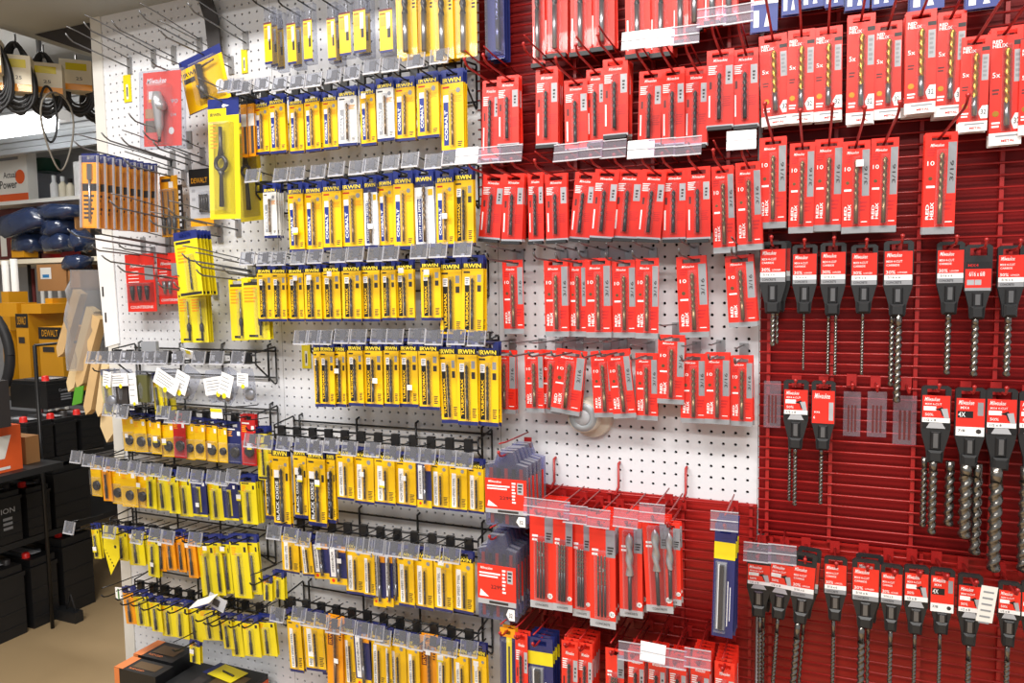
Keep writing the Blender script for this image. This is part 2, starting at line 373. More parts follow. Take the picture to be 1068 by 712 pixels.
        body = {'die': 'yellow', 'dier': 'deepred', 'dien': 'navy'}[kind]; sz = base_card(c, w, h, .14, 'navy' if kind != 'dier' else 'deepred', body, .05)
        P(c, w, h, -.42, .1, .16, .19, 'dark' if kind == 'die' else 'white'); lines(c, w, h, -.42, -.1, .22, .36, 4, 'orange'); P(c, w, h, .22, .42, .22, .32, 'white')
        q = MB(); rr = min(.0145, w*.34); q.lathe([(rr*.28, -.006), (rr*.8, -.008), (rr, -.006), (rr, 0)], .08*w, -.72*h, 'darksteel', 12, 'y', -T)
        parts.append(('threading_die', q.mesh('threading_die'))); blister(-.36, .46, .52, .95, .012)
        for k in range(4): c.disc(.08*w+rr*.5*math.cos(k*1.57), -.72*h+rr*.5*math.sin(k*1.57), rr*.2, -T-.0085, 'black', 8)
    elif kind in ('tap', 'tapn', 'tapo'):
        body = {'tap': 'lemon', 'tapn': 'navy', 'tapo': 'orange'}[kind]; sz = base_card(c, w, h, .13, 'blue', body, .05)
        P(c, w, h, -.42, .05, .15, .175, 'dark' if kind != 'tapn' else 'white'); lines(c, w, h, -.42, -.15, .21, .34, 4, 'orange' if kind != 'tapn' else 'grey'); P(c, w, h, .26, .40, .20, .28, 'dark' if kind != 'tapn' else 'white')
        if kind == 'tapn': P(c, w, h, -.15, .12, .30, .9, 'lemon'); P(c, w, h, -.5, .5, .95, 1, 'lemon')
        q = MB(); q.tube([(-.02*w, -T-.004, -.34*h), (-.02*w, -T-.004, -.62*h), (-.02*w, -T-.004, -.63*h), (-.02*w, -T-.004, -.92*h)], [.0025, .0025, .0036, .0036], 'darksteel', 8)
        parts.append(('threading_tap', q.mesh('threading_tap'))); blister(-.2, .16, .3, .95, .009)
    elif kind == 'plain':
        sz = base_card(c, w, h, .13, 'blue', 'lemon', .05); P(c, w, h, -.44, .2, .15, .19, 'dark'); lines(c, w, h, -.4, .0, .24, .5, 5, 'orange')
        dbit(.1, .4, .9, .0025, 'darksteel'); blister(-.1, .3, .36, .94, .009); P(c, w, h, -.46, .46, .94, .985, 'dark')
    elif kind == 'csink':
        sz = base_card(c, w, h, .1, 'lemon', 'lemon', .04); lines(c, w, h, -.42, .05, .16, .42, 5, 'orange'); P(c, w, h, -.42, .3, .08, .125, 'dark'); P(c, w, h, -.3, .05, .92, .96, 'dark')
        q = MB(); q.bit(.2*w, -.006, -.2*h, -.62*h, .002, 'steel'); q.lathe([(.002, .0), (.0055, -.006), (.0055, -.02), (.003, -.026), (.003, -.05)], .2*w, -.006, 'darksteel', 8, 'z', -.62*h)
        parts.append(('countersink_bit', q.mesh('countersink_bit'))); blister(.02, .4, .17, .97, .012)
    elif kind in ('red1', 'redx'):
        sz = base_card(c, w, h, .1, 'red', 'red', .052, .62, .009); c.text('Milwaukee', .0, -h*.135, w*.52, h*.038, Y1, 'white', shear=.35)
        P(c, w, h, .2, .46, .21, .45, 'lightgrey'); lines(c, w, h, .28, .38, .29, .42, 3, 'dark', 2); lines(c, w, h, -.44, -.12, .20, .32, 5, 'white'); P(c, w, h, -.40, -.30, .40, .5, 'maroon'); P(c, w, h, -.42, -.36, .58, .86, 'white'); lines(c, w, h, .12, .42, .60, .74, 5, 'deepred')
        P(c, w, h, -.5, .5, .965, 1, 'lightgrey')
        dbit(-.02, .24 if kind == 'redx' else .3, .90, .0024+w*.032, 'blackox'); blister(-.16, .12, .2, .92, .010)
        q = MB(); q.box(-w*.46, w*.46, -.010, .003, -h-.006, -h+.001, 'plasticblack'); parts.append(('end_cap', q.mesh('end_cap')))
    elif kind == 'red2':
        sz = base_card(c, w, h, .1, 'red', 'red', .05, .6, .008); c.text('Milwaukee', -.12*w, -h*.125, w*.42, h*.03, Y1, 'white', shear=.35)
        P(c, w, h, .22, .48, .10, .60, 'grey'); c.text('3/16', .35*w, -h*.38, h*.2, w*.12, Y1, 'dark', vert=True); c.text('10', -.30*w, -.30*h, w*.22, h*.045, Y1, 'white'); lines(c, w, h, -.42, -.15, .16, .24, 3, 'deepred')
        c.disc(-.3*w, -.45*h, w*.07, Y1, 'bronze', 6); lines(c, w, h, -.42, -.15, .52, .56, 1, 'white'); c.text('RED', -.36*w, -.78*h, h*.15, w*.10, Y1, 'white', vert=True); c.text('HELIX', -.22*w, -.77*h, h*.17, w*.11, Y1, 'white', vert=True); lines(c, w, h, .14, .42, .66, .78, 3, 'deepred'); P(c, w, h, .2, .42, .875, .885, 'white')
        P(c, w, h, -.5, .5, .93, 1, 'grey')
        dbit(.02, .2, .9, .0024+w*.036, 'bronze'); blister(-.12, .16, .17, .93, .010)
    elif kind == 'redh':
        sz = base_card(c, w, h, .1, 'red', 'red', .05, .62, .009); c.text('RED', -.28*w, -.12*h, w*.3, h*.03, Y1, 'white'); c.text('HELIX', -.20*w, -.155*h, w*.46, h*.032, Y1, 'white')
        P(c, w, h, .22, .49, .12, .16, 'dark'); P(c, w, h, .24, .47, .20, .47, 'lightgrey'); lines(c, w, h, .28, .42, .23, .45, 5, 'grey', 2); c.text('5x', -.3*w, -.40*h, w*.24, h*.045, Y1, 'white'); lines(c, w, h, -.42, -.2, .52, .58, 2, 'maroon'); c.disc(-.3*w, -.73*h, w*.11, Y1, 'gold', 7); lines(c, w, h, -.42, -.16, .80, .86, 2, 'white')
        c.poly([(.17*w, -.80*h), (.3*w, -.735*h), (.5*w, -.735*h), (.5*w, -.87*h), (.26*w, -.87*h)][::-1], Y1, 'white'); c.text('32', .35*w, -.80*h, w*.18, h*.05, Y1-.0003, 'black')
        P(c, w, h, -.5, .5, .895, 1, 'white'); c.text('METAL', .1*w, -.965*h, w*.42, h*.022, Y1, 'red'); P(c, w, h, -.3, .4, .915, .93, 'grey', 2)
        dbit(.02, .18, .84, .0030+w*.042, 'gold', mshank='steel', flute=.72); blister(-.13, .17, .15, .885, .011)
    elif kind == 'redb':
        sz = base_card(c, w, h, .06, 'red', 'red', .02, .5, .009); lines(c, w, h, .25, .44, .4, .6, 4, 'deepred'); lines(c, w, h, -.44, -.25, .2, .5, 6, 'white'); P(c, w, h, -.44, -.38, .7, .95, 'white')
        dbit(.0, .08, .95, .0058, 'darksteel', flute=.6, mshank='steel'); blister(-.24, .24, .06, .965, .014)
        q = MB(); q.box(-w*.48, w*.48, -.014, .003, -h-.008, -h+.001, 'plasticblack'); parts.append(('end_cap', q.mesh('end_cap')))
    elif kind in ('redm', 'redc'):
        sz = base_card(c, w, h, .1, 'red', 'red', .045, .5, .009); P(c, w, h, .14, .5, .06, .32, 'grey'); lines(c, w, h, .2, .44, .22, .30, 3, 'dark', 2); lines(c, w, h, -.4, -.15, .25, .33, 2, 'white'); P(c, w, h, -.5, .5, .925, 1, 'lightgrey'); c.text('CONCRETE', 0, -.963*h, w*.55, h*.022, Y1, 'black'); c.disc(.36*w, -.86*h, w*.12, Y1, 'white', 7); c.text('32', .36*w, -.86*h, w*.12, h*.025, Y1-.0003, 'black')
        if kind == 'redm':
            q = MB()
            for u in (-.13, .0, .13): q.bit(u*w, -T-.006, -.3*h, -.88*h, .0026, 'bitgrey', flute=.5, mshank='darksteel')
            parts.append(('drill_bits', q.mesh('drill_bits'))); c.text('5x', .0*w, -.44*h, w*.22, h*.05, Y1, 'white'); blister(-.28, .28, .26, .9, .012)
        else:
            dbit(.0, .10, .9, .0085, 'zinc', flute=.55, mshank='darksteel', rs=.004, pitch=8); blister(-.28, .28, .08, .92, .02)
    elif kind == 'nvy':
        sz = base_card(c, w, h, .12, 'navy', 'navy', .06, .5, .011); P(c, w, h, -.5, .5, .16, .31, 'lemon'); P(c, w, h, -.34, .1, .34, .94, 'grey'); P(c, w, h, .18, .22, .5, .9, 'white'); P(c, w, h, .3, .33, .55, .85, 'white')
        q = MB(); q.box(-.2*w, .0*w, -T-.008, -T, -.92*h, -.36*h, 'darksteel'); q.box(-.26*w, -.22*w, -T-.006, -T, -.92*h, -.36*h, 'white'); parts.append(('tool', q.mesh('tool'))); blister(-.4, .15, .33, .95, .014)
    elif kind == 'ruler':
        sz = base_card(c, w, h, .10, 'orange', 'navy', .04, .4, .009); P(c, w, h, -.08, .28, .1, .95, 'lemon'); P(c, w, h, .04, .16, .2, .7, 'dark', 2); c.disc(-.25*w, -.88*h, w*.1, Y1, 'white')
        blister(-.4, .4, .12, .97, .008)
    elif kind == 'jig':
        sz = -.012
        c.box(-w/2, w/2, -.0012, 0, -h*.83, -h*.37, 'red'); P(c, w, h, -.5, .5, .77, .83, 'lightgrey'); P(c, w, h, -.2, .3, .785, .815, 'dark', 2); c.text('Milwaukee', -.26*w, -.41*h, w*.32, h*.03, Y1, 'white', shear=.35); lines(c, w, h, -.45, .1, .46, .53, 2, 'white'); P(c, w, h, .28, .42, .41, .56, 'lightgrey'); lines(c, w, h, .3, .4, .43, .55, 3, 'dark', 2); lines(c, w, h, .15, .24, .41, .70, 7, 'white'); c.text('2299', .0*w, -.62*h, w*.3, h*.045, Y1, 'maroon'); c.poly([(-.45*w, -.74*h), (-.2*w, -.74*h), (-.42*w, -.66*h)], Y1, 'white')
        c.poly([(.24*w, -.92*h), (.32*w, -.98*h), (.46*w, -.98*h), (.46*w, -.85*h), (.3*w, -.85*h)], -T-.0006, 'white'); c.text('32', .36*w, -.92*h, w*.09, h*.05, Y1-.0003, 'black')
        q = MB(); q.prism([(-w/2, -h), (w/2, -h), (w/2, -.2*h), (.26*w, -.17*h), (.18*w, -.02*h), (-.18*w, -.02*h), (-.26*w, -.17*h), (-w/2, -.2*h)], .0005, .014, 'clearblue'); parts.append(('clear_case', q.mesh('clear_case')))
        bl = MB()
        for k in range(5): bl.box((-.4+.18*k)*w, (-.32+.18*k)*w, .003, .006, -.97*h, -.24*h, 'darksteel' if k % 2 else 'deepred')
        parts.append(('blades', bl.mesh('blades')))
    elif kind == 'bwp':   # blue and white cards at the very top right
        sz = base_card(c, w, h, .1, 'navy', 'white', .03); P(c, w, h, -.5, .5, .72, 1, 'royal'); P(c, w, h, -.4, .2, .5, .68, 'red'); P(c, w, h, -.4, -.2, .78, .95, 'white', 2); c.poly([(.0, -.95*h), (.2*w, -.95*h), (.1*w, -.80*h)], Y1, 'white'); blister(-.4, .4, .2, .7, .02)
    elif kind == 'purp':
        sz = base_card(c, w, h, .06, 'red', 'navy', .02); P(c, w, h, -.46, .0, .1, .96, 'royal'); dbit(.15, .1, .9, .005, 'steel'); blister(-.46, .46, .05, .97, .02, 'clearblue')
    elif kind == 'spade':
        sz = base_card(c, w, h, .12, 'navy', 'orange', .04, .4); P(c, w, h, -.46, .46, .4, .5, 'black'); lines(c, w, h, -.4, .2, .55, .9, 6, 'dark')
        q = MB(); q.box(-w*.12, w*.12, -.006, -.003, -.35*h, -.14*h, 'steel'); q.tube([(0, -.0045, -.35*h), (0, -.0045, -.92*h)], .003, 'steel', 6); parts.append(('spade_bit', q.mesh('spade_bit')))
        q = MB(); q.cbox(-w*.5, w*.5, -.012, -T, -h, -.03*h, .004, 'clear'); q.box(w*.46, w*.5, -.008, -.003, -h, -.03*h, 'milky'); q.box(-w*.5, -w*.46, -.008, -.003, -h, -.03*h, 'milky'); parts.append(('clear_clamshell', q.mesh('clear_clamshell')))
    elif kind == 'thin':
        sz = base_card(c, w, h, .14, 'black', 'orange', .05); P(c, w, h, -.45, .45, .30, .5, 'paper'); P(c, w, h, -.1, .3, .5, .95, 'dark'); blister(-.4, .4, .2, .96, .008)
    r = (c.mesh('card'), parts, sz, w, h); CACHE[key] = r; return r

LOOK = {'cob': 'yellow cobalt drill bit card', 'cobw': 'pale cobalt bit card', 'tur': 'yellow black-striped drill bit card', 'hss': 'yellow white-striped drill bit card', 'blk': 'yellow black-oxide bit card',
 'whs': 'white and navy bit card', 'nav': 'navy drill bit card', 'org': 'orange drill bit card', 'tube': 'clear sleeved bit pack', 'big': 'tall yellow large-bit card', 'die': 'yellow threading die card', 'dier': 'red threading die card', 'dien': 'navy threading die card',
 'tap': 'yellow threading tap card', 'tapn': 'navy threading tap card', 'tapo': 'orange threading tap card', 'plain': 'plain yellow tool card', 'csink': 'yellow countersink card', 'red1': 'red black-bit pack', 'redx': 'red long-bit pack', 'red2': 'red grey-tailed bit pack', 'redh': 'red golden-bit pack',
 'redb': 'tall red large-bit pack', 'redm': 'red masonry bit set', 'redc': 'red wide-flute bit pack', 'nvy': 'navy yellow-banded tool pack', 'ruler': 'navy and yellow pack', 'jig': 'red-labelled saw blade case', 'bwp': 'blue and white pack', 'purp': 'purple clear tube pack', 'spade': 'clear spade bit pack', 'thin': 'narrow black and orange pack'}
NAME = {'tube': 'sleeved_drill_bit', 'die': 'threading_die_card', 'dier': 'threading_die_card', 'dien': 'threading_die_card', 'tap': 'threading_tap_card', 'tapn': 'threading_tap_card', 'tapo': 'threading_tap_card', 'plain': 'tool_card', 'csink': 'countersink_card',
 'nvy': 'tool_pack', 'ruler': 'tool_pack', 'jig': 'saw_blade_case', 'bwp': 'tool_pack', 'purp': 'tool_pack', 'spade': 'spade_bit_pack', 'thin': 'tool_pack'}
for k in ('red1', 'redx', 'red2', 'redh', 'redb', 'redm', 'redc'): NAME[k] = 'boxed_drill_bit'
for k in ('cob', 'cobw', 'tur', 'hss', 'blk', 'whs', 'nav', 'org', 'big'): NAME[k] = 'carded_drill_bit'
STK = MB(); STK.box(-.0065, .0065, -.0004, 0, -.006, .006, 'white'); STK = STK.mesh('price_sticker')
STY = MB(); STY.box(-.0075, .0075, -.0004, 0, -.004, .008, 'white'); STY.box(-.0075, .0075, -.0004, 0, -.009, -.004, 'lemon'); STY = STY.mesh('price_sticker')

# ------------------------------------------------------------------ hooks
HOOKS = {}
def hook_mesh(kind, L, base, rise):
    k = (kind, round(L, 3), base, rise)
    if k in HOOKS: return HOOKS[k]
    m = {'black': 'wireblack', 'red': 'redwire', 'grey': 'hookgrey'}[kind]; r = {'black': .0021, 'red': .0024, 'grey': .0022}[kind]
    a = MB(); a.tube([(0, -base, 0), (0, -L*.9, rise*.8), (0, -L*.965, rise+.003), (0, -L, rise+.011)], r, m, 6)
    if kind == 'red': a.lathe([(.0005, -.004), (.0036, -.002), (.0036, .002), (.0005, .004)], 0, -L, m, 8, 'z', rise+.012)
    up = MB(); up.tube([(0, -base, .026), (0, -L*.8, .026+rise), (0, -L+.004, .030+rise)], r*.75, m, 5)
    pl = MB(); pz = (-.010, .014) if kind == 'red' else (-.018, .030); pl.box(-.009, .009, -base-.004, -base, pz[0], pz[1], {'black': 'wireblack', 'red': 'redwire', 'grey': 'zinc'}[kind])
    HOOKS[k] = (a.mesh('prong'), up.mesh('label_arm'), pl.mesh('back_plate')); return HOOKS[k]
def tagmesh(kind):
    b = MB()
    if kind == 'flip':
        b.box(-.0215, .0215, -.002, 0, -.016, .018, 'cleargrey'); b.box(-.0215, .0215, -.004, -.002, -.018, -.0145, 'milky'); pass
        b.box(-.0218, -.0205, -.003, .001, -.018, .018, 'milky'); b.box(.0205, .0218, -.003, .001, -.018, .018, 'milky')
    elif kind == 'red':
        b.box(-.0255, .0255, -.0015, 0, -.018, .018, 'clearpurple'); b.box(-.0255, .0255, -.0035, -.0015, -.019, -.0165, 'milky'); b.box(-.0255, .0255, -.003, -.0015, -.001, .0012, 'milky'); b.box(-.0255, .0255, -.003, -.0015, .016, .018, 'milky')
    elif kind == 'redw':
        b.box(-.0255, .0255, -.0015, 0, -.018, .018, 'white'); b.box(-.0255, .0255, -.0035, -.0015, -.019, -.0165, 'milky'); b.box(-.0255, .0255, -.003, -.0015, -.001, .0012, 'milky')
    return b.mesh('label_holder')
CLIP = MB(); CLIP.box(-.009, .007, .0005, .004, -.006, .016, 'dark'); CLIP.box(-.004, .004, .0005, .003, -.014, -.009, 'milky'); CLIP = CLIP.mesh('holder_clip')
TAGS = {k: tagmesh(k) for k in ('flip', 'red', 'redw')}
def hook(kind, X, Zh, L, base=.0, rise=.004, tagk=None, arm=True, label='', group=None, plate=True):
    pr, up, pl = hook_mesh(kind, L, base, rise)
    o = empty('peg_hook', (X, 0, Zh)); tag(o, label, 'hook', group)
    obj('prong', pr, o)
    if plate and kind != 'black': obj('back_plate', pl, o)
    ar = obj('label_arm', up, o) if arm else o
    if tagk:
        lh = obj('label_holder', TAGS[tagk], ar, (0, -L-.004, .014+rise if tagk == 'flip' else .022+rise), (math.radians(-14), 0, random.uniform(-.06, .06)))
        if tagk == 'flip': obj('holder_clip', CLIP, lh)
    return o
HCOL = {'black': 'black', 'red': 'red', 'grey': 'grey'}
# ------------------------------------------------------------------ rows of hanging stock
def row(phrase, items, d, L, hk='black', tagk=None, base=0., pitch=.009, n=2, rise=.004, arm=True, grp=None, stick=.3, tags=None, jit=.004):
    """items: (kind, xl, xr, yt, yb[, tilt px, n, d]) - pixel box of the front card at mid height; d = distance of the card from the wall"""
    for i, it in enumerate(items):
        kind, xl, xr, yt, yb = it[:5]; tilt = it[5] if len(it) > 5 else 0; nn = it[6] if len(it) > 6 and it[6] else n; dd = it[7] if len(it) > 7 else d
        dd += jit*(1 if i % 2 else -1)
        xc = (xl+xr)/2; ym = (yt+yb)/2; Y = -dd
        pm = atY(xc, ym, Y); wd = atY(xr, ym, Y).x-atY(xl, ym, Y).x; zt = atY(xc, yt, Y).z; zb = atY(xc, yb, Y).z; h = zt-zb
        ang = -math.atan2(tilt, yb-yt) if tilt else random.uniform(-.012, .012)
        card, parts, sz, w0, h0 = design(kind, wd, h)
        sc = (wd/w0, 1, h/h0); X = pm.x
        # hang point: rotate about the slot so the middle of the card stays on the pixel box
        top = Vector((X+math.sin(ang)*h/2, Y, zt))
        lk = LOOK[kind]; od = ORD[i] if i < len(ORD) else str(i+1)
        root = empty(NAME[kind], top, (0, ang, random.uniform(-.05, .05))); root.scale = sc
        tag(root, '%s, front of %s stack from left, %s' % (lk, od, phrase), 'drill bit' if 'bit' in lk else 'tool pack', grp or 'stock hanging on the '+phrase)
        cd = obj('card', card, root)
        for nm, me in parts: obj(nm, me, root)
        if random.random() < stick and kind not in ('jig', 'tube', 'bwp', 'purp'):
            s = obj('price_sticker', STY if random.random() < .3 else STK, cd, (random.uniform(-.1, .25)*w0, -T-.0108, -h0*random.choice([.2, .25, .45, .6, .7])))
        for k in range(1, nn):
            yk = Y+pitch*k
            if yk > -base-.012: break
            q = obj(NAME[kind], card, None, (top.x+random.uniform(-.001, .001), yk, top.z+random.uniform(-.001, .001)), (0, ang+random.uniform(-.02, .02), random.uniform(-.03, .03))); q.scale = sc
            tag(q, '%s, %s back in %s stack, %s' % (lk, ORD[k], od, phrase), 'drill bit' if 'bit' in lk else 'tool pack', grp or 'stock hanging on the '+phrase)
            if kind in ('spade', 'tube', 'jig'):
                for nm, me in parts: obj(nm, me, q)
        tk = tagk if tags is None else tags.get(i)
        if hk:
            if hk == 'black': base = .08
            hz = top.z+sz*sc[2]+(.0030 if kind not in ('tube', 'jig') else -.0)
            hook(hk, top.x-math.sin(ang)*sz, hz, L if len(it) <= 7 else L+dd-d, base, rise, tk, arm, '%s hook of the %s stack, %s' % (HCOL[hk], od, phrase), 'hooks of the '+phrase)

def Cx(s, kind):   # 'xl xr yt yb [tilt n];...'
    out = []
    for e in s.split(';'):
        p = e.split(); k = kind
        if not p[0][0].isdigit() and p[0][0] != '-': k = p.pop(0)
        v = [float(x) for x in p]; out.append((k, *v[:4], v[4] if len(v) > 4 else 0, int(v[5]) if len(v) > 5 else 0))
    return out
YD, YL = .115, .165
row('top yellow row', Cx('tube 275 284 5 69 0 3;tube 299 309 6 69 0 3;tube 316 326 1 66 0 3;tube 341 350 0 65 0 3;tube 353 366 -6 60 0 3;tube 368 382 -10 57 0 3;tube 395 410 -10 57 0 3;413 434 -62 60;435 452 -62 59;451 472 -62 63;471 497 -62 60', 'big'), YD, YL, arm=False, pitch=.022, stick=.1)
row('second yellow row', Cx('thin 252 258 100 164;thin 259 266 99 163;266 281 102 161;281 298 98 160;302 317 99 160;318 334 96 158;337 352 95 156;cobw 353 372 90 152;376 392 88 152;cobw 393 411 81 147;412 433 80 147;435 458 75 144;460 484 72 160 0 3', 'cob'), YD, YL, tagk='flip')
row('third yellow row', Cx('cobw 275 289 191 248 0 4;301 317 190 263;319 336 189 263;337 356 187 261;357 379 185 260;whs 380 394 183 259;395 411 181 259;411 431 178 260;whs 433 453 176 258;455 474 177 258;tur 474 494 174 257', 'cob'), YD, YL, tagk='flip')
row('fourth yellow row', Cx('269 284 275 335;284 299 275 335;301 317 275 335;318 335 274 335;337 355 273 335;357 377 272 335;377 396 271 335;398 413 271 334;413 432 270 334;439 460 268 334;459 482 267 352 0 3;482 504 266 350 -2 3', 'tur'), YD, YL, tagk='flip')
row('fifth yellow row', Cx('328 336 355 424;334 349 355 424;349 361 355 424;363 379 354 423;380 399 354 424;401 416 354 424;417 436 354 424;437 458 354 427;459 477 355 441 3;477 498 355 443;498 520 356 444', 'tur'), YD, YL, tagk='flip', n=3)
row('sixth yellow row', Cx('276 286 459 541;285 302 461 549;307 320 462 540;321 340 464 548;341 350 466 545;hss 351 369 465 521;hss 370 390 467 525;hss 391 412 469 526;hss 413 434 472 528;nav 435 450 474 529;hss 450 468 475 531;hss 469 487 477 533;hss 488 505 479 535', 'blk'), YD, YL, tagk='flip')
row('seventh yellow row', Cx('294 312 552 597;314 326 556 600 4;nav 326 343 559 603 4;nav 343 361 561 609 2;361 379 562 619;379 391 565 622;nav 389 402 566 632;nav 402 410 567 632;nav 409 417 568 630;415 432 570 632;433 452 571 635;453 472 573 637;473 494 575 639', 'hss'), YD, YL, tagk='flip')
row('bottom yellow row', Cx('301 315 636 700 3;318 338 637 699 3;335 343 640 703 2;org 341 358 643 714;359 371 647 716 2;nav 370 386 649 717 3;388 402 651 722;402 409 655 724;405 424 658 728;425 438 661 732;org 439 456 663 736;456 469 666 738;474 489 669 742;493 508 671 745', 'hss'), YD, YL, tagk='flip')
# lower left racks
row('die rack', Cx('128 141 428 470 2;140 153 431 471 3;150 160 432 471 2;158 168 433 473;168 182 435 476 2;dier 181 194 431 477;193 203 435 479;203 214 436 479;215 227 437 481;228 237 439 482;dien 237 252 440 483;dier 252 267 432 485;plain 268 280 445 500 2 3', 'die'), YD, YL, n=2, tags={0: 'flip', 1: 'flip', 5: 'flip', 6: 'flip', 7: 'flip'})
row('upper left tap rack', Cx('die 95 106 476 517 1;tapo 107 116 480 522 2;die 117 128 482 525;die 126 143 484 528 2;die 143 154 486 529;153 163 487 530;162 177 489 532 3;175 187 490 535 3;186 200 493 538 3;tapn 200 216 494 538 2;217 234 496 542 3;tapn 232 248 497 542 3;tapn 246 256 498 541 3;252 268 496 546 2 5', 'tap'), YD, YL, tagk='flip')
row('middle left tap rack', Cx('97 104 546 582 3;122 133 549 584;134 150 550 589 3;154 166 553 601;tapo 165 173 555 595;tapo 173 183 556 594 3;tapo 185 193 553 596 3;tapo 195 205 556 602 4;208 226 558 623 6;224 233 558 620 5;233 241 560 618 4;242 260 557 623 5;258 271 558 619 5;275 284 601 626;285 297 595 624', 'tap'), YD, YL+.02, n=2, tags={0: 'flip', 2: 'flip', 4: 'flip', 6: 'flip', 7: 'flip', 9: 'flip'})
row('lowest left tap rack', Cx('tapo 130 141 612 650 4;141 154 616 652 4;150 159 620 653 3;157 169 622 658 3;168 184 625 663 3;181 197 626 665 1;196 210 628 668 4;209 228 630 667 5;228 234 636 668 3;232 243 640 676 4;240 253 641 684 4;254 271 643 684 3;270 288 642 683 4;198 209 667 691', 'tap'), YD+.02, YL+.05, n=2)
row('bag rack', Cx('107 117 385 431 3 1;160 170 389 432 4 1;171 183 394 431 2 1', 'tap'), .13, .165, stick=0)
# red packs, middle
row('top red row', Cx('purp 508 526 -40 62;555 568 -70 68 0 1;567 592 -70 58;595 617 -70 56;616 641 -70 51;652 678 -70 58;678 702 -70 57;702 718 -70 44;716 734 -70 30;735 752 -70 24;752 769 -70 20', 'redb'), .075, .21, 'red', base=.024, pitch=.016, n=3, stick=.12)
row('second red row', Cx('redx 503 521 84 168 -3 1;519 541 79 152 0 3;559 582 70 152 0 5;589 613 83 157 0 2;612 631 72 150 0 2;629 655 61 142 0 6;666 690 74 152 -2 2;690 714 71 152;714 738 70 152;737 765 52 133;764 791 51 132', 'red1'), .085, .22, 'red', base=.024, pitch=.009, stick=.05, tags={6: 'redw', 7: 'redw', 8: 'red', 9: 'red', 10: 'red'})
row('third red row', Cx('502 524 182 250 -7 3;524 546 181 252 -4 4;551 567 180 252 0 2;569 592 181 251;597 619 180 250 -8;618 643 177 249 -7;641 668 177 249 -6;667 692 177 250 -7 3;691 716 176 250;716 741 174 250;red2 743 766 173 264 3 3;red2 768 794 169 261 3', 'red1'), .08, .215, 'red', base=.024, pitch=.009, stick=.08, tags={0: 'redw', 1: 'red', 2: 'red', 4: 'red', 5: 'red', 6: 'red', 7: 'redw', 8: 'red', 9: 'red', 11: 'redw'})
row('fourth red row', Cx('525 546 271 348 1 1;568 593 270 351 1 4;594 612 271 351 1 2;611 637 269 352 0 2;639 663 271 352 1;663 687 269 353 0 1;707 738 267 352 4 2;758 788 266 341 5 3', 'red2'), .055, .2, 'grey', pitch=.009, stick=.0, rise=.006)
row('fifth red row', Cx('515 538 365 431;548 567 365 430 1 2;563 586 365 431 -3;577 608 365 432 -8;618 641 366 435 4;636 660 365 436 8;663 686 368 438;686 714 349 421 -1;710 736 369 441;735 761 368 442;762 785 371 444', 'red2'), .055, .2, 'grey', pitch=.010, stick=.0, rise=.006)
row('low red panel row', Cx('redm 553 577 532 634 0 8;redm 577 597 536 637 0 4;redm 597 616 540 643 0 4;redm 615 642 545 654 0 8;redc 646 670 544 643 0 8;redc 672 700 540 638 5 3;redc 690 710 545 630 2 2 ;nvy 744 766 546 664 -3 5', 'redm'), .175, .205, 'red', base=.024, pitch=.016, stick=.0, tags={0: 'red', 1: 'red', 2: 'red', 3: 'red', 4: 'red', 5: 'red', 7: 'red'})
row('bottom red row', Cx('ruler 522 538 655 745 0 2;redx 538 551 660 750 0 2;nvy 551 577 665 755 0 4;redx 586 603 668 760 0 5;redx 603 618 670 762 0 5;redm 632 651 676 768 0 1;redx 655 672 677 770 0 4;redx 676 694 680 772 0 4;redx 698 716 684 775 0 4;redx 720 740 686 778 0 6;redx 745 766 690 780 0 6', 'redx'), .16, .20, 'red', base=.024, pitch=.016, stick=.0, tags={6: 'red', 7: 'redw', 8: 'red', 9: 'red'})
row('upper blade row', Cx('jig 506 549 470 549 0 6', 'jig'), .17, .2, 'red', base=.024, pitch=.021, stick=0)
row('lower blade row', Cx('jig 498 538 556 646 0 6', 'jig'), .17, .2, 'red', base=.024, pitch=.021, stick=0)
# red packs, right
row('topmost right row', Cx('784 812 -70 33;816 836 -70 15;836 860 -70 8;860 880 -70 7;882 908 -70 10;910 935 -70 7;950 986 -70 10;1008 1045 -70 8', 'bwp'), .08, .3, 'red', base=.024, pitch=.012, stick=0, arm=False)
row('golden bit row', Cx('793 822 36 131 4 3;821 849 31 128 0 3;849 878 28 126 0 3;883 912 15 129 0 3;912 940 23 124 0 2;944 976 11 118 0 5;976 1006 12 121 0 4;1001 1031 38 137 0 3;1032 1066 28 151 0 3;1063 1094 40 140 0 3', 'redh'), .08, .34, 'red', base=.024, pitch=.011, stick=0, arm=False)
row('upper right grey-tailed row', Cx('792 820 143 238;823 849 149 243;849 878 145 241;878 907 147 243;907 936 144 242;963 997 138 244 0 3', 'red2'), .08, .33, 'red', base=.024, pitch=.011, stick=.1, arm=False)

